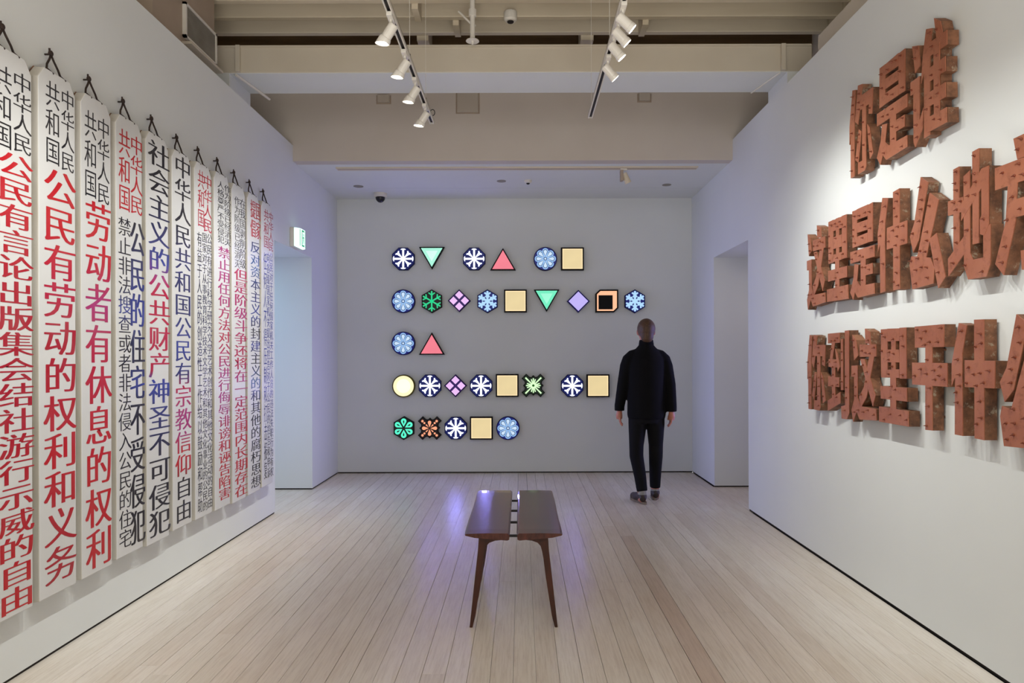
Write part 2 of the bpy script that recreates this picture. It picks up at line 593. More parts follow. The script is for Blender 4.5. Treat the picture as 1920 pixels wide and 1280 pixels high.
# access panel and the two small blank plates on the bulkhead
def plate(name, xa, ya, xb, yb_, d, m, label, lip=.006):
    X0, Z1 = on_front(xa, ya, YK); X1, Z0 = on_front(xb, yb_, YK)
    q = MB().box(X0 - .01, X1 + .01, YK - .003, YK, Z0 - .01, Z1 + .01)
    r = q.build(name + '_rim', M_dark if name == 'access' else M_hatch, None)
    return X0, X1, Z0, Z1
for (nm, xa, ya, xb, yb_, d, lab, cat) in (
        ('access_panel', 857, 171, 897, 211, .012, 'square painted access panel high on the bulkhead', 'panel'),
        ('junction_box', 708, 179, 731, 193, .03, 'small blank junction box on the bulkhead left of the access panel', 'box'),
        ('junction_box', 1197, 176, 1219, 190, .03, 'small blank junction box on the bulkhead right of the track', 'box')):
    X0, Z1 = on_front(xa, ya, YK); X1, Z0 = on_front(xb, yb_, YK)
    r = empty(nm, ((X0 + X1) / 2, YK, Z0), lab, cat)
    ox, oz = r.location.x, r.location.z
    a = MB()
    t = .006
    a.box(X0 - ox - .012, X0 - ox, -.004, 0, -.012, Z1 - oz); a.box(X1 - ox, X1 - ox + .012, -.004, 0, -.012, Z1 - oz)
    a.box(X0 - ox, X1 - ox, -.004, 0, -.012, 0)
    a.build('frame', M_duct, r)
    bevel(MB().box(X0 - ox + .003, X1 - ox - .003, -d, -.0005, .003, Z1 - oz).build('cover', M_hatch, r), .002)

# ducts over the partitions
dl = empty('air_duct', (-2.58, 4.84, 3.5), 'boxed air duct on the left partition with a framed grey grille', 'duct')
def rel(o, bx):
    l = o.location
    return (bx[0] - l.x, bx[1] - l.x, bx[2] - l.y, bx[3] - l.y, bx[4] - l.z, bx[5] - l.z)
MB().box(*rel(dl, (-2.79, -2.37, 4.40, 5.29, 3.482, 4.19))).build('casing', M_duct, dl)
gy0, gy1, gz0, gz1 = 4.79, 5.285, 3.655, 3.90
gf = MB()
for bx in ((gy0, gy1, gz1 - .016, gz1), (gy0, gy1, gz0, gz0 + .016), (gy0, gy0 + .02, gz0, gz1), (gy1 - .02, gy1, gz0, gz1)):
    gf.box(*rel(dl, (-2.375, -2.345, *bx)))
gr = gf.build('grille_frame', M_fix, dl)
MB().box(*rel(dl, (-2.37, -2.366, gy0 + .01, gy1 - .01, gz0 + .01, gz1 - .01))).build('grille_back', M_dark, dl)
nl = 19
for i in range(nl):
    z = gz0 + .022 + (gz1 - gz0 - .044) * i / (nl - 1)
    q = MB().box(*rel(dl, (-2.367, -2.352, gy0 + .018, gy1 - .018, z - .0045, z + .0045)))
    q.build('louvre', M_grille, dl)
bevel(MB().box(*rel(dl, (-2.375, -2.30, 4.78, 5.29, 3.60, 3.62))).build('ledge', M_beam, dl), .004)
rd = empty('steel_channel', (2.27, 4.0, 3.55), 'painted steel channel running along above the right partition', 'channel')
MB().box(*rel(rd, (2.20, 2.22, 2.2, 5.04, 3.53, 3.76))).build('web', M_beam, rd)
MB().box(*rel(rd, (2.22, 2.34, 2.2, 5.04, 3.74, 3.76))).build('flange', M_beam, rd)
MB().box(*rel(rd, (2.22, 2.34, 2.2, 5.04, 3.53, 3.55))).build('flange', M_beam, rd)


# ------------------------------------------------------------------ track lights
ZT = 3.30
def track(X, y0, y1, label, wires):
    r = empty('lighting_track', (X, y1, ZT), label, 'track')
    a = MB()
    L_ = y0 - y1
    a.box(-.018, -.010, L_, 0, 0, .032); a.box(.010, .018, L_, 0, 0, .032)
    a.box(-.018, .018, L_, 0, .024, .032)
    bevel(a.build('rail', M_fix, r), .0015, 1)
    MB().box(-.010, .010, L_ + .002, -.002, .010, .024).build('slot', M_slot, r)
    MB().box(-.018, .018, -.004, .004, 0, .032).build('end_cap', M_fix, r)
    for wy in wires:
        MB().tube([(0.0, wy - y1, .03), (0.0, wy - y1, 4.2 - ZT)], .0016, 6).build('suspension_wire', M_fix, r)
        MB().tube([(0.0, wy - y1, .03), (0.0, wy - y1, .075)], .006, 8).build('wire_gripper', M_slot, r)
    return r
TLX, TRX = -.72, .557
track(TLX, -1.5, 5.56, 'left white lighting track hanging below the joists', (5.2, 4.45, 3.75, 2.0))
track(TRX, -1.5, 5.44, 'right white lighting track hanging below the joists', (5.35, 4.25, 3.5, 2.0))
LOOP = MB()
pts = [(.022 * math.cos(t * PI / 8), 0, .03 * math.sin(t * PI / 8)) for t in range(17)]
X, Z = on_front(811, 211, 6.655)
ro = MB().tube([(p[0], p[1], p[2]) for p in pts], .0035, 6).build('cable_ring', M_slot)
ro.location = (X, 6.655, Z)
tag(ro, 'small dark cable ring on the bulkhead at the left track end', 'ring')


def spot_head(X, Y, side, tilt, yaw, power, label, hooded, light_only=False):
    """a lamp head under a track; side -1 aims at the left wall, +1 at the right wall"""
    r = empty('track_spotlight', (X, Y, ZT), label, 'spotlight', 'spotlights on the left track' if side < 0 else 'spotlights on the right track')
    bevel(MB().box(-.016, .016, -.055, .055, -.022, 0).build('adapter', M_fix, r), .003)
    MB().tube([(0, 0, -.022), (0, 0, -.06)], .008, 10).build('stem', M_fix, r)
    d = Vector((side * math.cos(tilt) * math.cos(yaw), math.sin(yaw), -math.sin(tilt) * math.cos(yaw))).normalized()
    c = Vector((0, 0, -.078))
    L_ = .105
    a = MB()
    p0, p1 = c - d * .035, c + d * (L_ - .035)
    a.tube([p0, p0 + d * .005, p0 + d * .04, p1 - d * .025, p1 - d * .02, p1], [.023, .027, .028, .028, .032 if hooded else .030, .033 if hooded else .031], 20)
    a.build('lamp_body', M_fix, r, smooth=False)
    if hooded:       # slanted snoot
        n = 20
        q = d.orthogonal().normalized(); s2 = d.cross(q)
        dn = Vector((0, 0, -1)); dn = (dn - dn.dot(d) * d).normalized(); sd = d.cross(dn)
        vs, fs = [], []
        for k in range(n):
            t = 2 * PI * k / n
            e = dn * math.cos(t) + sd * math.sin(t)
            vs.append(p1 + e * .0345 - d * .015)
            vs.append(p1 + e * .036 + d * (.018 - .022 * math.cos(t)))
            vs.append(p1 + e * .034 + d * (.0175 - .022 * math.cos(t)))
            vs.append(p1 + e * .0325 - d * .015)
        for k in range(n):
            j = (k + 1) % n
            for m_ in range(4):
                m2 = (m_ + 1) % 4
                fs.append((k * 4 + m_, j * 4 + m_, j * 4 + m2, k * 4 + m2))
        mesh('hood', vs, fs, M_fix, r, smooth=False)
    lens = MB().tube([p1 + d * .0005, p1 + d * .002], .026, 20)
    lens.build('lens', M_lamp, r)
    l = bpy.data.lights.new('lamp', 'SPOT')
    l.energy, l.color = power, SPOT_RGB
    l.spot_size, l.spot_blend = math.radians(76), 1.0
    l.shadow_soft_size = .014
    o = bpy.data.objects.new('lamp', l)
    C.objects.link(o); o.parent = r
    o.location = p1 + d * .03
    o.rotation_euler = d.to_track_quat('-Z', 'Y').to_euler()
    return r


T = math.radians
names = ['nearest', 'second', 'third', 'fourth']
for i, Y in enumerate((3.80, 4.26, 4.68, 5.16)):
    lab = ['hooded white spotlight on the left track, highest and nearest in view',
           'white spotlight on the left track, second from the top in view',
           'white spotlight on the left track, second from its far end',
           'white spotlight on the left track, beside its far end'][i]
    spot_head(TLX, Y, -1, T(52), T(14), SPOT_L, lab, True)
for i, Y in enumerate((3.0, 2.5, 1.9)):
    spot_head(TLX, Y, -1, T(52), T(6), SPOT_L, ('foremost', 'middle', 'rearmost')[2 - i] + ' of three left track spotlights out of frame overhead', True)
for i, (Y, tl) in enumerate(((3.70, 40), (3.86, 44), (4.04, 48), (4.34, 44))):
    lab = ['white spotlight on the right track, highest of four in a tight row',
           'white spotlight on the right track, second of four in a tight row',
           'white spotlight on the right track with a bright oval lens',
           'white spotlight on the right track, lowest and farthest of the row'][i]
    spot_head(TRX, Y, 1, T(tl), T((6, 9, 6, 15)[i]), SPOT_R * (.9 if i < 3 else .8), lab, False)
for i, Y in enumerate((3.0, 2.45, 1.85)):
    spot_head(TRX, Y, 1, T(52), T(4), SPOT_R, ('foremost', 'middle', 'rearmost')[2 - i] + ' of three right track spotlights out of frame overhead', False)

# slot track and lamp in the soffit of the back bay
ys = 1.91 * F / 353.5
st = empty('ceiling_track', (0, ys, ZS), 'long cream track set in the soffit over the back bay', 'track')
MB().box(-1.86, 1.79, -.045, .045, -.012, 0).build('rail', M_cream, st)
MB().box(-1.85, 1.78, -.010, .010, -.0125, -.011).build('slot', M_duct, st)
sx = (1168 - VX) / F * ys
s2 = empty('ceiling_spotlight', (sx, ys, ZS - .012), 'small unlit spotlight under the soffit of the back bay', 'spotlight')
MB().box(-.02, .045, -.015, .015, -.018, 0).build('adapter', M_fix, s2)
MB().box(-.022, .006, -.03, .03, -.125, -.018).build('bracket', M_duct, s2)
MB().tube([(.015, 0, -.045), (.062, .02, -.14)], [.028, .034], 16).build('lamp_body', M_cream, s2)

# discs, sprinklers and detectors
def disc(name, X, Y, Z, r, h, m, label, cat, group=None):
    o = MB().tube([(0, 0, 0), (0, 0, -h * .6), (0, 0, -h)], [r, r, r * .8], 24).build(name, m)
    o.location = (X, Y, Z)
    return tag(o, label, cat, group)
for (xx, yy, r, lab) in ((673, 349, .055, 'flat grey disc in the soffit near the dome camera'),
                         (941, 340, .05, 'faint flat disc in the soffit above the signs'),
                         (1251, 348, .05, 'flat grey disc in the soffit near the right wall')):
    Y = 1.91 * F / (669 - yy)
    disc('recessed_speaker', (xx - VX) / F * Y, Y, ZS, r, .006, M_grille, lab, 'speaker')
Y = 1.91 * F / (669 - 339)
d0 = empty('smoke_detector', ((991 - VX) / F * Y, Y, ZS), 'small smoke detector under the soffit of the back bay', 'detector')
MB().tube([(0, 0, 0), (0, 0, -.02), (0, 0, -.03)], [.042, .042, .03], 20).build('detector_body', M_fix, d0)
MB().tube([(0, 0, -.03), (0, 0, -.042)], [.02, .014], 16).build('sensor', M_slot, d0)
# detector on a joist and sprinkler on its pipe
X, Z = on_front(957, 28, 5.60)
d1 = empty('smoke_detector', (X, 5.60, Z), 'round cream smoke detector on the joists beside the sprinkler pipe', 'detector')
MB().tube([(0, .02, .03), (0, .02, -.03), (0, .02, -.045)], [.055, .055, .042], 24).build('detector_body', M_fix, d1)
MB().tube([(0, .02, -.045), (0, .02, -.052)], [.028, .026], 16).build('sensor', M_slot, d1)
MB().box(-.02, .02, .0, .05, .03, .06).build('mounting_block', M_cream, d1)
X, Z = on_front(886, 76, 5.35)
sp = empty('sprinkler', (X, 5.35, Z), 'white sprinkler pipe with a round plate under the joists', 'sprinkler')
MB().tube([(0, 0, 0), (0, 0, .45)], .019, 16).build('pipe', M_fix, sp)
MB().tube([(0, 0, -.006), (0, 0, .0)], [.052, .050], 24).build('escutcheon', M_fix, sp)
MB().tube([(0, 0, -.03), (0, 0, -.006)], [.008, .012], 10).build('sprinkler_head', M_fix, sp)
MB().tube([(0, 0, .19), (0, 0, .24)], [.03, .03], 16).build('pipe_clamp', M_fix, sp)
MB().tube([(0, .0, .12), (-.11, .02, .24)], .008, 8).build('brace', M_fix, sp)
MB().tube([(-.001, .0, .10), (.02, .02, .13)], .008, 8).build('brace', M_fix, sp)

# dome camera on the soffit by the back wall
Y = 7.98
dc = empty('dome_camera', ((714 - VX) / F * Y, Y, ZS), 'black dome camera on a white base in the back corner of the soffit', 'camera')
MB().tube([(0, 0, 0), (0, 0, -.03), (0, 0, -.045)], [.075, .075, .060], 28).build('camera_base', M_fix, dc)
q = MB()
q.rings([(0, 0, -.045 - .062 * math.sin(t * PI / 16), .055 * math.cos(t * PI / 16) + .0005, .055 * math.cos(t * PI / 16) + .0005) for t in range(9)], 22)
q.build('dome', M_black, dc, True)

# exit sign over the left opening
ex = empty('exit_sign', (XL, 6.68, 2.47), 'small green and white lit exit sign over the left opening', 'sign')
bevel(MB().box(0, .045, -.12, .12, 0, .185).build('housing', M_fix, ex), .006)
a = MB()
n = 8
prof = [(.045, -.125)] + [(.045 + .046 * math.sin(PI / 2 * (1 - abs(2 * i / n - 1) ** 3)), -.125 + .25 * i / n) for i in range(n + 1)] + [(.045, .125)]
a.prism([(p[0], p[1]) for p in prof[1:-1]] + [(.045, .125), (.045, -.125)], lambda u, v, w_: (u, v, w_), .004, .181)
a.build('light_panel', glow(215, 255, 240, 1.6), ex)
def face_x(v):
    t = (v + .125) / .25
    return .045 + .046 * math.sin(PI / 2 * (1 - abs(2 * t - 1) ** 3)) + .0012
GR = glow(40, 160, 110, 1.0)
a = MB()
for (v0, v1, z0, z1) in ((-.085, -.022, .012, .173), (.028, .09, .012, .173), (-.022, .028, .155, .173), (-.022, .028, .012, .03)):
    a.add([(face_x(v0), v0, z0), (face_x(v1), v1, z0), (face_x(v1), v1, z1), (face_x(v0), v0, z1)], [(0, 1, 2, 3)])
a.build('green_field', GR, ex)
fx = face_x(0) + .001
a = MB()
def run(poly):
    a.prism(poly, lambda u, v, w_: (fx + w_, u, v), 0, .001)
run([(-.003, .118), (.008, .118), (.012, .13), (.006, .14), (-.004, .138), (-.008, .128)])
run([(-.012, .112), (.006, .112), (.010, .08), (-.006, .078)])
run([(-.014, .110), (-.008, .106), (-.018, .088), (-.022, .092)])
run([(.006, .106), (.016, .092), (.020, .097), (.008, .112)])
run([(-.006, .08), (.002, .08), (-.006, .058), (-.016, .04), (-.022, .044), (-.012, .062)])
run([(.002, .08), (.010, .08), (.018, .062), (.016, .040), (.010, .040), (.010, .06)])
a.build('running_figure', GR, ex)


# ------------------------------------------------------------------ hanging text boards
_gl = {}
def glyph(ch):
    if ch in _gl: return _gl[ch]
    cu = bpy.data.curves.new('glyph', 'FONT')
    cu.body = ch; cu.resolution_u = 3; cu.offset = -0.008
    o = bpy.data.objects.new('glyph', cu)
    C.objects.link(o)
    dg = bpy.context.evaluated_depsgraph_get()
    me = bpy.data.meshes.new_from_object(o.evaluated_get(dg))
    _gl[ch] = ([(v.co.x, v.co.y) for v in me.vertices], [tuple(p.vertices) for p in me.polygons])
    bpy.data.objects.remove(o); bpy.data.curves.remove(cu); bpy.data.meshes.remove(me)
    return _gl[ch]


BK, DK = (26, 24, 28), (42, 40, 44)
RD, RD2, CR, MG, PU, BL, NV, TL = (190, 22, 30), (168, 20, 38), (180, 26, 62), (168, 44, 112), (138, 66, 150), (48, 62, 150), (44, 46, 96), (70, 110, 160)
# (text, left px, right px, top px, bottom px, colour stops along the column, boldness)
HD = [(0, DK), (1, BK)]
BOARDS = [
 (12, [('中华人民', 25, 59, 138, 290, HD, .010), ('共和国', -12, 22, 120, 278, HD, .010),
       ('公民有言论出版集会结社游行示威的自由', -2, 62, 288, 1146, [(0, RD), (.3, RD2), (.5, RD2), (1, RD)], .024)], 'first and nearest'),
 (99, [('中华人民', 115, 139, 170, 324, HD, .010), ('共和国', 86, 112, 153, 310, HD, .010),
       ('公民有劳动的权利和义务', 84, 142, 318, 1090, [(0, RD), (.14, RD), (.3, CR), (.42, RD2), (.7, RD), (1, RD2)], .024)], 'second'),
 (172, [('中华人民', 183, 205, 222, 384, HD, .010), ('共和国', 159, 181, 207, 372, HD, .010),
       ('劳动者有休息的权利', 162, 208, 378, 1064, [(0, RD), (.15, RD), (.28, MG), (.4, CR), (.6, RD), (1, RD)], .026)], 'third'),
 (235, [('中华人民', 245, 267, 256, 404, [(0, RD), (1, RD)], .014), ('共和国', 223, 244, 242, 397, [(0, RD), (1, RD)], .014),
       ('公民的住宅不受侵犯', 245, 271, 414, 1020, [(0, DK), (.15, NV), (.3, BL), (.42, BK), (.5, BL), (.58, BK), (1, BK)], .034),
       ('禁止非法搜查或者非法侵入公民的住宅', 223, 246, 407, 1028, [(0, BK), (.2, DK), (.28, BL), (.35, BK), (1, BK)], .010)], 'fourth'),
 (289, [('社会主义的公共财产神圣不可侵犯', 280, 318, 268, 1003, [(0, BK), (.12, BK), (.24, NV), (.31, BL), (.345, MG), (.38, CR), (.58, CR), (.605, BL), (.72, NV), (.82, BK), (1, BK)], .022)], 'fifth'),
 (335, [('中华人民共和国公民有宗教信仰自由', 329, 358, 294, 978, [(0, BK), (.2, DK), (.28, NV), (.42, NV), (.52, BL), (.6, NV), (.63, CR), (.7, MG), (.76, MG), (.8, RD), (.87, RD), (.88, BK), (1, BK)], .018)], 'sixth'),
 (375, [('中华人民', 382, 397, 329, 437, [(0, RD), (1, CR)], .012), ('共和国', 371, 383, 319, 427, [(0, RD), (1, CR)], .012),
        ('公民有进行科学研究文学艺术创作和其他文化活动的自由', 389, 398, 438, 952, [(0, DK), (.4, NV), (1, BK)], .012),
        ('国家对于从事教育科学技术文学艺术和其他文化事业的公民的', 380, 388.5, 436, 958, [(0, DK), (.4, NV), (1, BK)], .012),
        ('有益于人民的创造性工作给以鼓励和帮助', 370.5, 379, 434, 962, [(0, DK), (.4, NV), (1, BK)], .012)], 'seventh'),
 (410, [('作为阶级已经消灭', 421, 433, 348, 462, HD, .010), ('人格尊严不受侵犯', 408, 420, 340, 456, HD, .010),
        ('禁止用任何方法对公民进行侮辱诽谤和诬告陷害', 410, 432, 463, 936, [(0, MG), (.2, MG), (.35, CR), (.5, MG), (.65, MG), (.72, CR), (.8, RD), (1, RD)], .016)], 'eighth'),
 (442, [('在我国剥削阶级', 450, 461, 374, 504, HD, .010), ('作为阶级已经消灭', 440, 450, 369, 503, HD, .010),
        ('但是阶级斗争还将在一定范围内长期存在', 440.5, 464, 504, 930, [(0, CR), (.2, MG), (.4, CR), (.5, MG), (.6, CR), (.75, RD), (1, RD)], .018)], 'ninth'),
 (471, [('国家', 480, 488.5, 380, 450, [(0, RD), (1, RD)], .022), ('提倡', 470, 479.5, 375, 446, [(0, RD), (1, RD)], .022),
        ('反对资本主义的封建主义的和其他的腐朽思想', 470.5, 488.5, 453, 914, [(0, NV), (.1, TL), (.2, NV), (.3, BL), (.37, BK), (.42, BL), (.48, BK), (.57, TL), (.63, NV), (.68, BK), (1, BK)], .014)], 'tenth'),
 (496, [('中华人民', 504, 512, 398, 472, [(0, CR), (1, CR)], .012), ('共和国', 495, 503.5, 392, 466, [(0, CR), (1, CR)], .012),
        ('公民对于任何国家机关工作人员的违法失职行为有权', 506.5, 512, 474, 893, [(0, BL), (.6, BL), (1, BK)], .012),
        ('向各级国家机关提出控告对于公民的控告和申诉', 500.8, 506, 473, 896, [(0, BL), (.6, BL), (1, BK)], .012),
        ('任何人不得压制和打击报复', 495, 500.3, 472, 899, [(0, BL), (.6, BL), (1, BK)], .012)], 'eleventh and farthest'),
]


def lerp_stops(st, t):
    for (a, ca), (b, cb) in zip(st, st[1:]):
        if t <= b:
            k = (t - a) / max(b - a, 1e-6)
            return tuple(ca[i] + (cb[i] - ca[i]) * k for i in range(3))
    return st[-1][1]


BT, BW, BZ0, BZ1 = .047, .262, .315, 2.716
board_desc = ['red characters under a black heading, nearest on the left wall',
              'a black heading over eleven large red characters',
              'a black heading over nine tall red characters',
              'a red heading over two black columns, one bold and one slim',
              'one black, blue and crimson column and no heading',
              'one black and blue column with four red characters low down',
              'a red heading over three columns of tiny black characters',
              'a tiny black heading over a long pink and red column',
              'a two-row black heading over a crimson and red column',
              'a short red heading over a blue and black column',
              'a pale red heading and tiny blue columns, farthest of its row']
for i, (hx, cols, nm) in enumerate(BOARDS):
    yc = 2.892 + 0.2915 * i
    r = empty('hanging_text_board', (XL, yc, BZ0), 'tall white board with ' + board_desc[i], 'text board', 'white text boards hung in a row on the left wall')
    off = .014
    hw = BW / 2 + R.uniform(-.003, .003)
    zt = BZ1 - BZ0 + R.uniform(-.012, .012)
    zb = R.uniform(-.012, .012)
    ch = .042
    poly = [(-hw, zb), (hw, zb), (hw, zt - .055), (hw - ch, zt), (-hw + ch, zt), (-hw, zt - .055)]
    a = MB()
    xf, xb = off + BT, off
    # front face slightly narrower than the back: folded, softly bevelled card
    fin = .006
    polyf = [(-hw + fin, zb + .002), (hw - fin, zb + .002), (hw - fin, zt - .058), (hw - ch - .003, zt - .002), (-hw + ch + .003, zt - .002), (-hw + fin, zt - .058)]
    n = len(poly)
    vs = [(xb, u, v) for u, v in poly] + [(xf, u, v) for u, v in polyf]
    fs = [tuple(range(n)), tuple(range(n, 2 * n))]
    mi = [1, 0]
    for k in range(n):
        j = (k + 1) % n
        fs.append((k, j, n + j, n + k))
        mi.append(1)
    o = mesh('board_panel', vs, fs, [M_board, M_boardside, M_edge], r, mi=mi)
    bevel(o, .004, 2)
    # brown worn rim along the top edge
    q = MB()
    tp = [(-hw - .0005, zt - .055), (-hw + ch, zt + .0005), (hw - ch, zt + .0005)]
    for (u0, v0), (u1, v1) in zip(tp, tp[1:]):
        q.tube([(xb, u0, v0), (xb, u1, v1)], .0022, 6)
    q.build('top_rim', M_edge, r)
    MB().box(0.0, off, -.05, .05, zt - .18, zt - .10).build('batten', M_boardside, r)
    # lettering
    vv, ff, cc = [], [], []
    X = XL + xf + .0008
    for (txt, xl, xr, yt, yb_, stops, bold) in cols:
        ym = (yt + yb_) / 2
        Ya = on_side(xl, ym, X)[0]; Yb = on_side(xr, ym, X)[0]
        Ym = (Ya + Yb) / 2
        xm = VX + X * F / Ym
        zt_ = on_side(xm, yt, X)[1]; zb_ = on_side(xm, yb_, X)[1]
        nn = len(txt)
        chh = (zt_ - zb_) / nn
        wd = Yb - Ya
        # all glyphs carry ~7% side margins
        for k, c in enumerate(txt):
            gv, gf_ = glyph(c)
            zk = zt_ - (k + 1) * chh
            t = (k + .5) / nn
            dy = R.uniform(-.006, .006) * wd
            bold_ = bold * 1.25
            for sh, lay in ((-bold_, 0), (bold_, .00012), (0, .00024)):
                n0 = len(vv)
                for (gx_, gy_) in gv:
                    u = (gx_ - .5) * 1.10 + .5 + sh
                    v_ = (gy_ + .12 - .5) * 1.02 + .5
                    Yv = Ya + u * wd + dy
                    Zv = zk + v_ * chh
                    vv.append((X - XL + lay, Yv - yc, Zv - BZ0))
                    tt = max(0, min(1, (zt_ - Zv) / (zt_ - zb_)))
                    cc.append(lerp_stops(stops, tt))
                ff += [tuple(n0 + q_ for q_ in p) for p in gf_]
    me = bpy.data.meshes.new('lettering')
    me.from_pydata(vv, [], ff)
    me.materials.append(M_ink)
    ca = me.color_attributes.new('ink', 'FLOAT_COLOR', 'POINT')
    flat = []
    for c in cc: flat += [*rgb(*c), 1.0]
    ca.data.foreach_set('color', flat)
    link_obj('lettering', me, r)
    # cord loop on a nail
    kz = zt + .095
    hs = R.uniform(-.006, .006)
    q = MB()
    def arc(y0, s):
        return [(off + .030, y0, zt - .006), (off + .026, y0 + s * .004, zt + .012), (off + .022, y0 - s * .004, zt + .035), (off + .018, hs + s * .014, zt + .068), (off + .014, hs, kz)]
    q.tube(arc(hs - .042, -1), .0048, 7)
    q.tube(arc(hs + .042, 1), .0048, 7)
    q.ball((off + .014, hs, kz + .004), (.010, .013, .015), 10, 6)
    q.tube([(off + .012, hs - .004, kz + .004), (off + .016, hs - .012, kz + .024)], .0045, 6)
    for s in (-1, 1):
        q.tube([(off + .034, hs + s * .042 - .012, zt + .004), (off + .044, hs + s * .042 + .014, zt - .010)], .006, 7)
    q.build('hanging_cord', M_cord, r, True)
    MB().tube([(0, hs, kz), (off + .020, hs, kz)], .0045, 8).build('wall_nail', M_cord, r)


# ------------------------------------------------------------------ steel characters on the right wall
def RC(x0, x1, y0, y1): return [(x0, y0), (x1, y0), (x1, y1), (x0, y1)]
CH = {
 '你': [[(14, 100), (28, 98), (22, 66), (22, 0), (5, 0), (5, 50), (0, 40), (0, 60)],
       [(38, 100), (56, 98), (52, 86), (100, 86), (96, 58), (82, 60), (84, 71), (46, 71), (38, 56), (25, 62)],
       [(56, 78), (72, 78), (72, 4), (66, 0), (38, 0), (38, 13), (56, 13)],
       [(42, 50), (53, 46), (40, 12), (27, 18)], [(76, 50), (88, 44), (100, 14), (87, 10)]],
 '是': [RC(8, 28, 58, 100), RC(72, 92, 58, 100), RC(28, 72, 88, 100), RC(28, 72, 73, 84), RC(28, 72, 58, 69),
       RC(0, 100, 40, 53), RC(44, 64, 8, 45), RC(60, 92, 22, 34),
       [(18, 38), (36, 36), (29, 18), (42, 12), (100, 12), (100, 0), (32, -1), (20, 6), (12, -3), (0, 6), (14, 22)]],
 '谁': [[(6, 96), (24, 92), (30, 72), (14, 68)], [(0, 62), (27, 62), (27, 20), (38, 30), (36, 10), (14, -4), (9, 2), (9, 49), (0, 49)],
       [(46, 102), (62, 98), (56, 76), (56, 0), (40, 0), (40, 62), (31, 54), (36, 78)], [(68, 106), (84, 99), (90, 86), (74, 84)],
       RC(50, 100, 73, 86), RC(54, 97, 50, 63), RC(54, 97, 27, 40), RC(50, 100, 3, 17), RC(67, 83, 10, 80)],
 '这': [[(56, 102), (76, 98), (80, 84), (58, 86)], RC(34, 100, 70, 84), [(74, 72), (94, 72), (62, 24), (40, 12), (32, 24), (52, 36)],
       [(38, 68), (54, 68), (98, 28), (87, 15)],
       [(4, 96), (20, 90), (29, 72), (12, 66)], [(0, 60), (27, 60), (27, 22), (40, 13), (102, 13), (102, 0), (34, -2), (22, 7), (6, -6), (0, 8), (12, 20), (12, 47), (0, 47)]],
 '里': [RC(6, 30, 48, 100), RC(43, 58, 48, 100), RC(71, 94, 48, 100), RC(30, 71, 86, 100), RC(30, 71, 64, 78), RC(30, 71, 48, 57),
       RC(40, 60, 0, 50), RC(6, 96, 25, 39), RC(0, 102, 0, 16)],
 '什': [[(18, 100), (38, 98), (27, 72), (27, 0), (8, 0), (8, 52), (0, 44), (0, 64)], RC(33, 102, 44, 67), RC(56, 78, 0, 102)],
 '么': [[(34, 104), (56, 96), (28, 44), (10, 34), (0, 50), (14, 62)], [(60, 86), (86, 76), (46, 20), (10, 24), (24, 30)], [(0, 22), (4, 30), (62, 24), (74, 14), (70, 0), (8, -2)], [(60, 42), (80, 46), (104, 4), (84, -5)]],
 '地': [RC(13, 29, 20, 98), RC(0, 38, 58, 71), [(0, 4), (40, 20), (40, 36), (0, 20)],
       [(40, 88), (55, 91), (55, 20), (62, 14), (85, 14), (85, 36), (101, 40), (101, 8), (92, -2), (50, -2), (40, 10)],
       RC(61, 76, 27, 106), [(34, 50), (34, 64), (82, 88), (98, 88), (98, 40), (88, 32), (78, 34), (78, 46), (82, 50), (82, 72)]],
 '方': [[(38, 102), (60, 102), (66, 84), (46, 84)], RC(0, 102, 66, 84), [(28, 70), (46, 70), (42, 36), (18, -4), (0, 6), (22, 38)],
       [(38, 54), (94, 54), (90, 8), (80, -2), (54, -2), (52, 13), (70, 13), (72, 40), (38, 40)]],
 '到': [RC(0, 58, 87, 100), [(20, 89), (36, 89), (22, 67), (8, 62)], RC(4, 50, 57, 67), [(36, 80), (48, 74), (60, 58), (48, 52)],
       RC(21, 37, 12, 60), RC(2, 56, 33, 45), [(0, 2), (62, 14), (62, 27), (0, 15)], RC(65, 75, 30, 92), [(84, 102), (102, 102), (102, 4), (92, -5), (68, -5), (66, 10), (84, 12)]],
 '干': [RC(8, 92, 79, 100), RC(0, 101, 43, 64), RC(40, 60, 0, 82)],
}
CT = .056
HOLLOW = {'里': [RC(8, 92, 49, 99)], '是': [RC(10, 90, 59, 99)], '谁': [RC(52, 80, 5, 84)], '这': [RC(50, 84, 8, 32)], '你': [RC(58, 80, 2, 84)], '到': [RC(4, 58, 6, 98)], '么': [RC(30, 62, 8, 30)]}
nail_me = None
def nail_mesh():
    global nail_me
    if nail_me is None:
        o = MB().tube([(0, 0, 0), (-.004, 0, 0), (-.005, 0, 0), (-.018, 0, -.003)], [.0062, .0058, .0036, .0008], 7).build('nail', M_nail)
        nail_me = o.data
        bpy.data.objects.remove(o)
    return nail_me


def inside(p, poly):
    x_, y_ = p
    c = False
    for (x1, y1), (x2, y2) in zip(poly, poly[1:] + poly[:1]):
        if (y1 > y_) != (y2 > y_) and x_ < (x2 - x1) * (y_ - y1) / (y2 - y1) + x1:
            c = not c
    return c


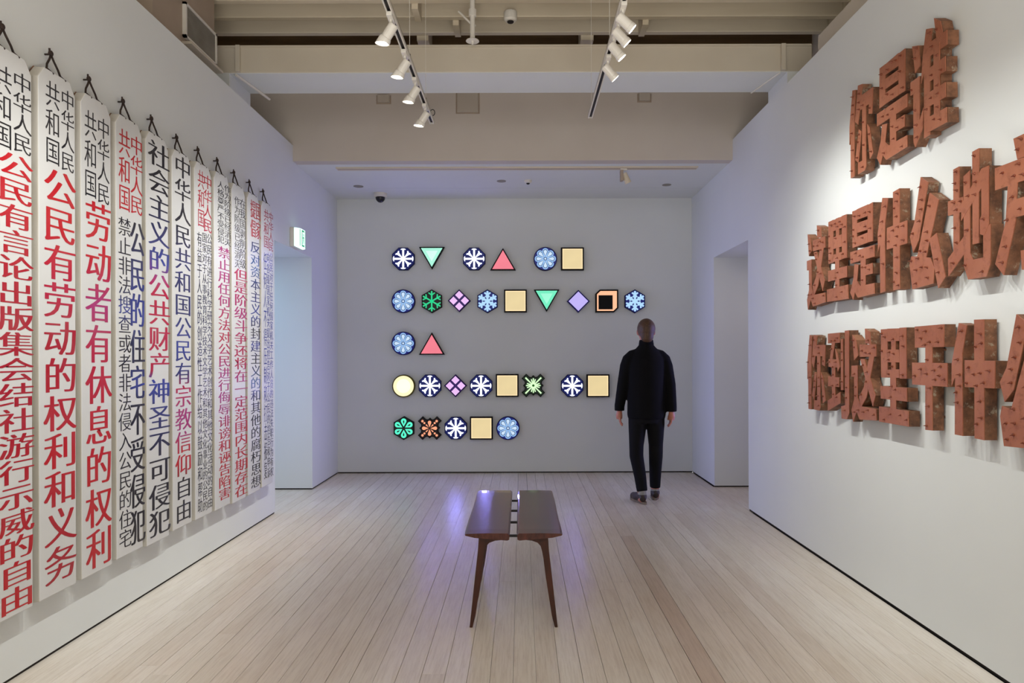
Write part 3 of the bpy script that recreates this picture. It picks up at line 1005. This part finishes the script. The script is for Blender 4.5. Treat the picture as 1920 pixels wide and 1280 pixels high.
def steel_char(ch, Ya, wd, z0, z1, label, group):
    """Ya far (left) edge; characters read towards the camera"""
    r = empty('steel_character', (XR, Ya - wd / 2, z0), label, 'steel character', group)
    h = z1 - z0
    sy, sz = wd / 100, h / 100
    wear = R.uniform(-.006, .006)
    fn = lambda u, v, w_: (-w_, wd / 2 - u * sy, v * sz)
    gap = .012
    side, face = MB(), MB()
    layers = []
    for k, poly in enumerate(CH[ch]):
        pj = [(u + R.uniform(-.6, .6), v + R.uniform(-.5, .5)) for u, v in poly]
        dz = .00035 * k
        side.prism(pj, fn, gap, gap + CT - .004)
        face.prism(pj, fn, gap + CT - .0039 + dz, gap + CT + dz)
        layers.append(pj)
    side.build('box_side', M_rside, r)
    face.build('face_plate', M_rust, r)
    MB().box(-gap - .002, 0, -.02, .02, .12 * h, .14 * h).box(-gap - .002, 0, -.03, .03, .76 * h, .78 * h).build('wall_bracket', M_rside, r)
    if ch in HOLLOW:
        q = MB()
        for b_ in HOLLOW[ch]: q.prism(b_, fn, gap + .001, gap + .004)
        q.build('shaded_box_back', M_dark, r)  # back plate coloured dark for the shade inside the hollow box
    # nails: on every stroke, roughly evenly
    me = nail_mesh()
    pts = []
    tries = 0
    while len(pts) < 19 and tries < 900:
        tries += 1
        p = layers[R.randrange(len(layers))]
        us = [a_ for a_, _ in p]; vs_ = [b__ for _, b__ in p]
        c = (R.uniform(min(us), max(us)), R.uniform(min(vs_), max(vs_)))
        if not inside(c, p): continue
        if not all(inside((c[0] + a_, c[1] + b__), p) or True for a_, b__ in ((3, 0), (-3, 0), (0, 2), (0, -2))): continue
        ok = inside((c[0] + 3.5, c[1]), p) and inside((c[0] - 3.5, c[1]), p) and inside((c[0], c[1] + 2.5), p) and inside((c[0], c[1] - 2.5), p)
        if not ok: continue
        if any((c[0] - q[0]) ** 2 + (1.8 * (c[1] - q[1])) ** 2 < 13 ** 2 for q in pts): continue
        pts.append(c)
    for c in pts:
        n_ = link_obj('nail', me, r)
        n_.location = fn(c[0], c[1], gap + CT + .001)
        n_.rotation_euler = (R.uniform(-.4, .4), R.uniform(-.25, .25), R.uniform(-.25, .25))
    return r


ROWS = [('你是谁', 4.155, .325, .285, 2.478, 3.0, 'top'),
        ('这里是什么地方', 4.775, .3155, .285, 1.752, 2.272, 'middle'),
        ('你到这里干什么', 4.775, .3200, .285, 1.035, 1.548, 'bottom')]
ordn = ['first', 'second', 'third', 'fourth', 'fifth', 'sixth', 'last']
looks = {'你': 'with a slim upright left side', '是': 'with a slotted box on top', '谁': 'with a rack of four stubby arms', '这': 'with a crossed centre and sweeping base',
         '里': 'with four small square holes', '什': 'with tall uprights and one crossbar', '么': 'with slanted limbs and a wedge foot', '地': 'with a hooked right side',
         '方': 'cut off by the photo edge', '到': 'with many narrow upright bars', '干': 'with two wide bars on one post'}
for (txt, ya, pitch, wd, z0, z1, rn) in ROWS:
    for k, c in enumerate(txt):
        o_ = ordn[k] if not (k == len(txt) - 1) else 'last'
        w_ = wd * (1.0 if rn != 'top' else (1.06 if k else .98))
        steel_char(c, ya - pitch * k, w_, z0, z1, 'rust-red studded steel character %s, %s of the %s row' % (looks[c] if not (c == '么' and rn == 'bottom') else 'cut off by the photo edge', o_, rn), 'rusty steel characters in the %s row' % rn)


# ------------------------------------------------------------------ light boxes on the back wall
PXM = YB - .06
def ngon(n, r, rot=0, cx=0, cy=0, ry=None):
    return [(cx + r * math.cos(rot + 2 * PI * k / n), cy + (ry or r) * math.sin(rot + 2 * PI * k / n)) for k in range(n)]
def rot(poly, a):
    c, s = math.cos(a), math.sin(a)
    return [(u * c - v * s, u * s + v * c) for u, v in poly]
def shift(poly, dx, dy): return [(u + dx, v + dy) for u, v in poly]
def inset(poly, d):
    n = len(poly); out = []
    area_ = sum(poly[i][0] * poly[(i + 1) % n][1] - poly[(i + 1) % n][0] * poly[i][1] for i in range(n))
    sg = 1 if area_ > 0 else -1
    for i in range(n):
        p0, p1, p2 = Vector(poly[i - 1]), Vector(poly[i]), Vector(poly[(i + 1) % n])
        e1, e2 = (p1 - p0).normalized(), (p2 - p1).normalized()
        n1, n2 = Vector((-e1.y, e1.x)) * sg, Vector((-e2.y, e2.x)) * sg
        b = n1 + n2
        b = b / max(b.length_squared / 2, .2)
        out.append((p1.x + b.x * d, p1.y + b.y * d))
    return out
def drop(r0, r1, wd, a, n=12):
    """teardrop along direction a from radius r0 (point) to r1 (round)"""
    cr = wd; cy = r1 - cr
    pts = [(0, r0)]
    for k in range(n + 1):
        t = -PI * .12 + (PI * 1.24) * k / n
        pts.append((cr * math.cos(t), cy + cr * math.sin(t)))
    return rot(pts, a - PI / 2)

HS = .137            # half size in metres
DEP = .055
fnS = lambda u, v, w_: (u * HS, -w_, v * HS)
M_fr = {}
def frame_mat(r, g_, b):
    if (r, g_, b) not in M_fr:
        m = mat('sign_casing', rgb(r, g_, b), 0.55, spec=0.2)
        base(m, ramp(m, noise(m, 20, 2), [(0.3, tuple(c * .85 for c in rgb(r, g_, b))), (0.7, rgb(r, g_, b))]))
        M_fr[(r, g_, b)] = m
    return M_fr[(r, g_, b)]
W6 = glow(226, 232, 255, 1.9)
FILL_CORE = glow(140, 136, 255, 230.0)
KB = frame_mat(4, 4, 7)


def sign(kind, cx, cy, label):
    X, Z = on_front(cx, cy, YB - DEP)
    r = empty('light_box', (X, YB, Z), label, 'lit sign', 'lit pictogram signs on the back wall')
    def part(name, polys, m, w0, w1, par=r):
        a = MB()
        for p in polys: a.prism(p, fnS, w0, w1)
        return a.build(name, m, par)
    D0, D1, D2, D3 = .004, DEP, DEP + .003, DEP + .005
    if kind == 'star':
        o = ngon(8, 1.06, PI / 8)
        part('casing', [o], frame_mat(14, 22, 84), D0, D1)
        part('lit_field', [inset(o, .07)], glow(6, 22, 100, 0.8), D1, D2 - .001)
        arms = []
        for k in range(4):
            a_ = k * PI / 2
            arms += [rot([(-.085, 0), (-.085, .76), (-.11, .80), (-.21, .78), (-.22, .84), (-.10, .90), (.10, .90), (.22, .84), (.21, .78), (.11, .80), (.085, .76), (.085, 0)], a_)]
            arms += [rot([(0, .0), (-.12, .62), (-.23, .73), (-.19, .79), (-.05, .76), (0, .70), (.05, .76), (.19, .79), (.23, .73), (.12, .62)], a_ + PI / 4)]
        part('motif', arms, W6, D2 - .0008, D2)
        part('fill_core', [ngon(12, .19)], FILL_CORE, D2 + .0002, D2 + .0012)  # added disc, overdriven as a lilac fill for the bay and floor
    elif kind == 'flower':
        o = ngon(32, 1.03)
        part('casing', [o], frame_mat(14, 18, 78), D0, D1)
        part('lit_field', [inset(o, .06)], glow(12, 24, 110, 1.0), D1, D2 - .001)
        sc_ = [ngon(18, .27, 0, .66 * math.cos(k * PI / 4), .66 * math.sin(k * PI / 4)) for k in range(8)] + [ngon(24, .66)]
        LB = glow(150, 192, 240, 1.0)
        part('scalloped_rim', sc_, LB, D2 - .0008, D2)
        part('petal_outline', [drop(.20, .83, .205, k * PI / 4) for k in range(8)], glow(70, 104, 150, .7), D2 + .0002, D2 + .001)
        part('petal', [drop(.24, .77, .145, k * PI / 4) for k in range(8)], glow(206, 228, 252, 1.0), D2 + .0012, D3)
        part('centre_ring', [ngon(16, .16)], glow(60, 90, 140, .7), D2 + .0012, D3)
        part('centre', [ngon(12, .09)], glow(206, 228, 252, 1.0), D3, D3 + .001)
    elif kind in ('flake_green', 'flake_blue', 'drops'):
        o = [(u * 1.02, v * 1.04) for u, v in ngon(6, 1.0, PI / 2)]
        gcol = {'flake_green': (frame_mat(6, 16, 12), glow(2, 10, 8, 1.0), glow(36, 196, 132, 1.15)),
                'flake_blue': (frame_mat(10, 16, 84), glow(6, 22, 110, .9), glow(176, 216, 250, 1.0)),
                'drops': (frame_mat(6, 16, 14), glow(2, 12, 10, 1.0), glow(80, 232, 190, 1.3))}[kind]
        part('casing', [o], gcol[0], D0, D1)
        part('lit_field', [inset(o, .06)], gcol[1], D1, D2 - .001)
        if kind == 'drops':
            part('motif', [drop(.14, .86, .24, PI / 2 + k * PI / 3) for k in range(6)], gcol[2], D2 - .0008, D3)
            part('drop_core', [rot([(0, .34), (.07, .56), (.04, .68), (-.02, .70), (-.06, .58)], k * PI / 3) for k in range(6)], gcol[1], D3, D3 + .001)
        else:
            t = .065 if kind == 'flake_green' else .095
            arms = []
            for k in range(6):
                a_ = k * PI / 3
                arms.append(rot([(-t, 0), (-t, .84), (-t * .5, .90), (t * .5, .90), (t, .84), (t, 0)], a_))
                for s in (-1, 1):
                    for (b0, ln) in ((.62, .34),) if kind == 'flake_blue' else ((.60, .36),):
                        arms.append(rot(shift(rot([(-t * .8, 0), (t * .8, 0), (t * .8, ln - .03), (0, ln), (-t * .8, ln - .03)], s * .95), 0, b0 - .06), a_))
                    arms.append(rot(shift(rot([(-t * .9, 0), (t * .9, 0), (t * .9, .22), (-t * .9, .22)], s * .95), 0, .34), a_) if kind == 'flake_blue' else rot([(-t, .0), (t, .0), (t, .2), (-t, .2)], a_))
            part('motif', arms, gcol[2], D2 - .0008, D3)
    elif kind == 'square':
        o = RC(-1, 1, -1, 1)
        part('casing', [o], frame_mat(16, 6, 6), D0, D1)
        part('lit_field', [inset(o, .12)], glow(232, 210, 158, 1.0), D1, D2)
        part('lit_edge', [RC(-.88, -.81, -.88, .88), RC(.81, .88, -.88, .88), RC(-.81, .81, .81, .88), RC(-.81, .81, -.88, -.81)], glow(254, 226, 176, 1.1), D2, D2 + .0006)
    elif kind in ('tri_down', 'tri_down2', 'tri_up'):
        s = -1 if kind == 'tri_up' else 1
        o = [(-1.12, .95 * s), (1.12, .95 * s), (0, -1.0 * s)]
        part('casing', [o], frame_mat(4, 14, 12) if s > 0 else frame_mat(18, 5, 8), D0, D1)
        cc_ = {'tri_down': (170, 246, 220), 'tri_down2': (112, 238, 192), 'tri_up': (242, 126, 142)}[kind]
        part('lit_field', [inset(o, .10)], glow(*cc_, 1.0), D1, D2)
        if s > 0:
            part('lit_centre', [inset(o, .34)], glow(min(255, cc_[0] + 44), 250, min(255, cc_[2] + 22), 1.0), D2, D2 + .0006)
    elif kind in ('diamond4', 'diamond'):
        o = ngon(4, 1.0, 0)
        part('casing', [o], frame_mat(44, 8, 92) if kind == 'diamond4' else frame_mat(24, 14, 110), D0, D1)
        if kind == 'diamond4':
            part('lit_field', [inset(o, .07)], glow(44, 4, 96, .8), D1, D2 - .001)
            q = .185
            sq = [shift(ngon(4, .36, 0), *d) for d in ((0, .50), (0, -.50), (.50, 0), (-.50, 0))]
            part('lit_tile', [sq[0]], glow(238, 192, 246, 1.0), D2 - .0008, D3)
            for s_ in sq[1:]: part('lit_tile', [s_], glow(238, 192, 246, 1.0), D2 - .0008, D3)
        else:
            part('lit_field', [inset(o, .10)], glow(190, 176, 244, 1.0), D1, D2)
    elif kind == 'disc':
        o = ngon(36, 1.0)
        part('casing', [o], frame_mat(96, 88, 28), D0, D1)
        part('lit_field', [inset(o, .10)], glow(250, 240, 190, 1.15), D1, D2)
        part('lit_centre', [ngon(28, .62)], glow(255, 248, 220, 1.2), D2, D2 + .0006)
    elif kind == 'cube':
        o = [(-1, -1), (.62, -1), (1, -.64), (1, 1), (-.62, 1), (-1, .64)]
        part('casing', [o], frame_mat(16, 6, 5), D0, D1)
        part('lit_field', [inset(o, .13)], glow(246, 182, 142, 1.15), D1, D2)
        part('black_square', [RC(-.74, .50, -.74, .50)], KB, D2, D3)
    elif kind in ('cross_green', 'cross_orange'):
        q = [(0, .80), (.20, .98 * .74), (.30, .72), (.62, 1.02), (1.02, .62), (.72, .34), (.92, .0)]
        # square-ended saltire with a notch tooth on each side
        half = [(0, .90), (.17, .73), (.35, .76), (.62, 1.03), (1.03, .62), (.76, .35), (.73, .17), (.90, 0)]
        o = []
        for k in range(4):
            seg = rot(half, -k * PI / 2)
            o += seg[:-1]
        part('casing', [o], KB, D0, D1)
        gm = (glow(206, 246, 190, 1.2) if kind == 'cross_green' else glow(248, 160, 122, 1.15))
        dk = glow(2, 26, 6, 1.0) if kind == 'cross_green' else glow(14, 2, 4, 1.0)
        part('lit_field', [inset(o, .07)], dk, D1, D2 - .001)
        mo = []
        if kind == 'cross_green':
            for k in range(4):
                a_ = k * PI / 2
                mo.append(rot([(-.05, .2), (.05, .2), (.07, .98), (-.07, .98)], a_ + PI / 4))
                mo.append(rot([(-.05, .16), (.05, .16), (.05, .64), (-.05, .64)], a_))
                for s in (-1, 1):
                    mo.append(rot(rot([(-.045, .16), (.045, .16), (.05, .58), (-.05, .58)], s * .32), a_))
            mo.append(ngon(16, .26))
            part('motif', mo, gm, D2 - .0008, D3)
            part('centre', [ngon(12, .11)], glow(20, 90, 20, .8), D3, D3 + .001)
        else:
            for k in range(4):
                a_ = k * PI / 2
                mo.append(drop(.08, .66, .15, a_))
                mo.append(ngon(10, .11, 0, .76 * math.cos(a_ + PI / 4) / 1.0 * 1.16, .76 * math.sin(a_ + PI / 4) * 1.16))
                mo.append(ngon(10, .09, 0, .64 * math.cos(a_ + PI / 4), .64 * math.sin(a_ + PI / 4)))
                mo.append(rot([(0, .12), (.06, .40), (0, .48), (-.06, .40)], a_ + PI / 4))
            part('motif', mo, gm, D2 - .0008, D3)
    return r


ST, FL = 'octagonal navy sign with a white eight-armed star', 'round blue sign with a pale eight-petalled flower'
SQ = 'square cream sign in a dark frame'
SIGNS = [
 ('star', 756, 485, ST + ', first in the top row'), ('tri_down', 809.5, 483, 'pale mint downward triangle sign in the top row'),
 ('star', 889, 485, ST + ', left of the upper red triangle'), ('tri_up', 943, 486, 'red upward triangle sign in the top row'),
 ('flower', 1022.5, 485, FL + ', in the top row'), ('square', 1073.5, 485, SQ + ', end of the top row'),
 ('flower', 756, 564.5, FL + ', start of the second row'), ('flake_green', 809.5, 564.5, 'hexagonal black sign with a green snowflake'),
 ('diamond4', 861, 563.5, 'violet diamond sign of four pink squares, in the second row'), ('flake_blue', 914, 564.5, 'hexagonal navy sign with a pale snowflake, right of a violet diamond'),
 ('square', 966.5, 564, SQ + ', in the second row'), ('tri_down2', 1025, 563, 'green downward triangle sign in the second row'),
 ('diamond', 1084.5, 564.5, 'plain lilac diamond sign'), ('cube', 1138, 564, 'orange-edged cube sign with a black square face'),
 ('flake_blue', 1190.5, 564.5, 'hexagonal navy sign with a pale snowflake, above the walking person'),
 ('flower', 756, 643.5, FL + ', left of the lone red triangle'), ('tri_up', 809.5, 644.5, 'red upward triangle sign in the short third row'),
 ('disc', 756.5, 723.5, 'plain round cream sign in the fourth row'), ('star', 806, 723, ST + ', right of the plain round sign'),
 ('diamond4', 854, 723, 'violet diamond sign of four pink squares, in the fourth row'), ('star', 902, 723, ST + ', between a violet diamond and a cream square'),
 ('square', 951, 722.5, SQ + ', left of the green saltire'), ('cross_green', 1000, 722.5, 'black saltire sign with a pale green burst'),
 ('star', 1073, 723, ST + ', after the gap in the fourth row'), ('square', 1121.5, 723, SQ + ', end of the fourth row'),
 ('drops', 757, 802.5, 'hexagonal black sign with six mint drops'), ('cross_orange', 805.5, 802.5, 'black saltire sign with an orange flower'),
 ('star', 854.5, 802.5, ST + ', in the bottom row'), ('square', 902.5, 802.5, SQ + ', in the bottom row'),
 ('flower', 952.5, 802.5, FL + ', end of the bottom row')]
for k, cx, cy, lab in SIGNS: sign(k, cx, cy, lab)


# ------------------------------------------------------------------ bench
BX, BY0, BY1 = -.0425, 3.50, 4.63
bn = empty('slatted_bench', (BX, (BY0 + BY1) / 2, 0), 'narrow red-brown wooden bench of two live-edge slabs on splayed legs', 'bench')
my = (BY0 + BY1) / 2
def slab(s):
    n = 14
    vs, fs = [], []
    for i in range(n + 1):
        y = BY0 - my + (BY1 - BY0) * i / n
        wob = .0012 * math.sin(i * .7 + s) + .0005 * math.sin(i * 2.3 + 1.7 * s)
        end = .0015 if i in (0, n) else 0
        xi, xo = .018 + end, .252 + wob - end
        prof = [(xi, .488 - end), (xi + .010, .497 - end), (xi + .12, .4985 - end), (xo - .01, .4955 - end), (xo, .490),
                (xo - .004, .484), (xo - .05, .473), (xi + .06, .463), (xi + .012, .459), (xi + .002, .463)]
        vs += [(s * a_, y, z) for a_, z in prof]
    m_ = 10
    for i in range(n):
        for k in range(m_):
            j = (k + 1) % m_
            fs.append((i * m_ + k, i * m_ + j, (i + 1) * m_ + j, (i + 1) * m_ + k))
    fs.append(tuple(range(m_))); fs.append(tuple(n * m_ + k for k in range(m_)))
    return mesh('seat_slab', vs, fs, M_bench, bn)
slab(-1); slab(1)
for k in range(4):
    y = 3.548 + .287 * k - my
    MB().box(-.075, .075, y - .006, y + .006, .466, .478).build('cross_bar', M_black, bn)
    for s in (-1, 1):
        poly = [(.182, .474), (.205, .4735), (.214, .30), (.226, .10), (.2295, 0), (.216, 0), (.208, .10), (.186, .27), (.166, .385), (.155, .42), (.135, .438), (.10, .449), (.04, .4545), (.04, .468)]
        poly = [(.1795, .474), (.04, .468), (.04, .4545), (.095, .449), (.125, .438), (.141, .420), (.148, .395), (.1545, .36), (.167, .26), (.198, .06), (.213, 0), (.2285, 0), (.222, .06), (.200, .26), (.184, .40)]
        q = MB().prism([(s * u, v) for u, v in poly], lambda u, v, w_: (u, w_, v), y - .015, y + .015)
        bevel(q.build('leg', M_bleg, bn), .003)


# ------------------------------------------------------------------ person seen from behind
def remesh(mb, name, m, parent, vox, smooth_it=6, factor=.5):
    o = mb.build('tmp', m)
    r_ = o.modifiers.new('r', 'REMESH'); r_.mode = 'VOXEL'; r_.voxel_size = vox
    s_ = o.modifiers.new('s', 'SMOOTH'); s_.iterations = smooth_it; s_.factor = factor
    dg = bpy.context.evaluated_depsgraph_get(); dg.update()
    me = bpy.data.meshes.new_from_object(o.evaluated_get(dg))
    bpy.data.objects.remove(o)
    me.name = name
    me.materials.clear(); me.materials.append(m)
    me.polygons.foreach_set('use_smooth', [True] * len(me.polygons))
    return link_obj(name, me, parent)


PX, PY = 1.214, 6.62
pe = empty('person', (PX, PY, 0), 'person in a long black jacket and black trousers walking away', 'person')
ZH = 1.765
# limb paths (x, y, z); +y is away from the camera
LSH, LEL, LWR = (-.172, .0, 1.42), (-.222, .02, 1.13), (-.250, .075, .875)
RSH, REL, RWR = (.172, .0, 1.42), (.222, -.02, 1.13), (.232, -.055, .875)
LHP, LKN, LAN = (-.085, .0, .88), (-.100, -.01, .49), (-.062, -.10, .085)
RHP, RKN, RAN = (.085, .0, .88), (.098, .04, .49), (.098, .09, .085)

bd = MB()
bd.ball((0, .015, ZH - .115), (.077, .096, .112), 22, 14)          # skull
bd.ball((0, .055, ZH - .165), (.058, .062, .072), 16, 10)           # jaw
bd.tube([(0, .105, ZH - .105), (0, .128, ZH - .145)], [.010, .016], 8)   # nose
bd.ball((0, .105, ZH - .182), (.022, .010, .007), 10, 6)            # mouth
for s in (-1, 1):
    bd.ball((s * .031, .093, ZH - .108), (.013, .010, .010), 8, 6)  # eyes
    bd.ball((s * .080, .012, ZH - .128), (.011, .019, .031), 10, 8) # ears
bd.tube([(0, .0, 1.42), (0, .0, 1.60)], [.062, .055], 16)
bd.rings([(0, 0, .82, .15, .10), (0, 0, .92, .165, .115), (0, 0, 1.06, .135, .095), (0, 0, 1.22, .16, .11), (0, 0, 1.34, .150, .10), (0, 0, 1.41, .11, .075), (0, 0, 1.46, .06, .055)], 24)
for (a_, b_, c_) in ((LSH, LEL, LWR), (RSH, REL, RWR)):
    bd.tube([(a_[0] * .9, a_[1], a_[2] - .05), b_, c_], [.040, .036, .028], 14)
for (a_, b_, c_) in ((LHP, LKN, LAN), (RHP, RKN, RAN)):
    bd.tube([a_, b_, c_], [.082, .056, .040], 14)
for (an, tw) in ((LAN, -.02), (RAN, .02)):
    bd.tube([(an[0], an[1] - .04, .045), (an[0] + tw, an[1] + .06, .045), (an[0] + tw * 1.5, an[1] + .15, .035)], [.035, .038, .026], 12)
def hand(wr, s):
    x, y, z = wr
    bd.tube([(x, y, z + .03), (x, y + .004, z - .01), (x + s * .002, y + .010, z - .05), (x, y + .016, z - .085)], [.026, .026, .033, .030], 12)
    for k, ln in enumerate((.058, .070, .065, .050)):
        yy = y + .040 - .019 * k
        x0 = x - s * .004
        bd.tube([(x0, yy, z - .075), (x0 - s * .003, yy + .004, z - .09 - ln * .35), (x0 - s * .014, yy + .006, z - .09 - ln * .75), (x0 - s * .030, yy + .005, z - .09 - ln * .95)], [.0095, .009, .008, .0065], 8)
    bd.tube([(x - s * .008, y + .022, z - .025), (x - s * .018, y + .050, z - .055), (x - s * .022, y + .060, z - .092)], [.011, .0105, .008], 8)
hand(LWR, -1); hand(RWR, 1)
remesh(bd, 'body', M_skin, pe, .0055, 3)

# jacket: straight box cut with sleeves and a low collar
jk = MB()
jk.rings([(0, .0, .800, .178, .135), (0, .0, .84, .186, .140), (0, .0, 1.0, .184, .138), (0, .0, 1.15, .182, .134), (0, .0, 1.30, .186, .130), (0, 0, 1.38, .178, .120), (0, 0, 1.43, .150, .104), (0, 0, 1.475, .105, .086), (0, 0, 1.51, .072, .072), (0, 0, 1.545, .064, .066)], 30)
for (a_, b_, c_, s) in ((LSH, LEL, LWR, -1), (RSH, REL, RWR, 1)):
    jk.tube([(a_[0] * .45, 0, 1.435), (a_[0] * .78, 0, 1.412), (a_[0] * 1.0, a_[1], 1.372), (a_[0] * 1.12, b_[1] * .4, 1.31), b_, (c_[0], c_[1], c_[2] + .04), (c_[0], c_[1], c_[2] - .005)], [.046, .056, .062, .062, .058, .050, .049], 18)
j_ = remesh(jk, 'jacket', M_coat, pe, .009, 5)
co_ = MB().tube([(0, -.002, 1.515), (0, .0, 1.56)], [.073, .066], 20).build('collar', M_coat, pe, True)
tr = MB()
tr.rings([(0, 0, .76, .150, .112), (0, 0, .82, .165, .122), (0, 0, .90, .165, .122), (0, 0, .98, .150, .11)], 26)
for (a_, b_, c_) in ((LHP, LKN, LAN), (RHP, RKN, RAN)):
    tr.tube([(a_[0], a_[1], .86), (a_[0] * 1.02, a_[1], .74), (b_[0], b_[1], b_[2] + .05), (b_[0], b_[1], b_[2] - .05), ((b_[0] + c_[0] * 2) / 3, (b_[1] + c_[1] * 2) / 3, .25), (c_[0], c_[1] - .005, .115)], [.092, .088, .070, .068, .058, .052], 18)
remesh(tr, 'trousers', M_pants, pe, .009, 5)
# short hair, the crown and the back of the head down to the nape
hr = MB()
hr.ball((0, -.004, ZH - .098), (.088, .100, .104), 24, 14)
hr.ball((0, -.048, ZH - .165), (.064, .048, .072), 18, 10)
hr.ball((0, .05, ZH - .060), (.068, .058, .046), 16, 8)
remesh(hr, 'hair', M_hair, pe, .007, 4)
for (an, tw, nm) in ((LAN, -.035, 0), (RAN, .02, 1)):
    MB().rings([(an[0], an[1], .06, .042, .046), (an[0], an[1], .13, .040, .042)], 18).build('sock', M_sock, pe, True)
    sh = MB()
    sh.tube([(an[0], an[1] - .055, .048), (an[0], an[1] - .01, .055), (an[0] + tw, an[1] + .08, .050), (an[0] + tw * 1.6, an[1] + .16, .040), (an[0] + tw * 1.8, an[1] + .195, .034)], [.028, .042, .044, .038, .018], 16)
    sh.rings([(an[0], an[1] - .004, .05, .044, .052), (an[0], an[1], .088, .044, .050)], 16)
    s_o = remesh(sh, 'shoe', M_shoe, pe, .007, 3)
    so = []
    for k in range(20):
        t = 2 * PI * k / 20
        u = math.cos(t); v = math.sin(t)
        yy = .07 + .140 * v
        so.append((an[0] + (tw * 1.5) * (yy) / .16 + .045 * u * (1 if v > 0 else .86), an[1] + yy))
    q = MB().prism(so, lambda u, v, w_: (u, v, w_), 0.0005, .022)
    q.build('sole', M_sole, s_o)
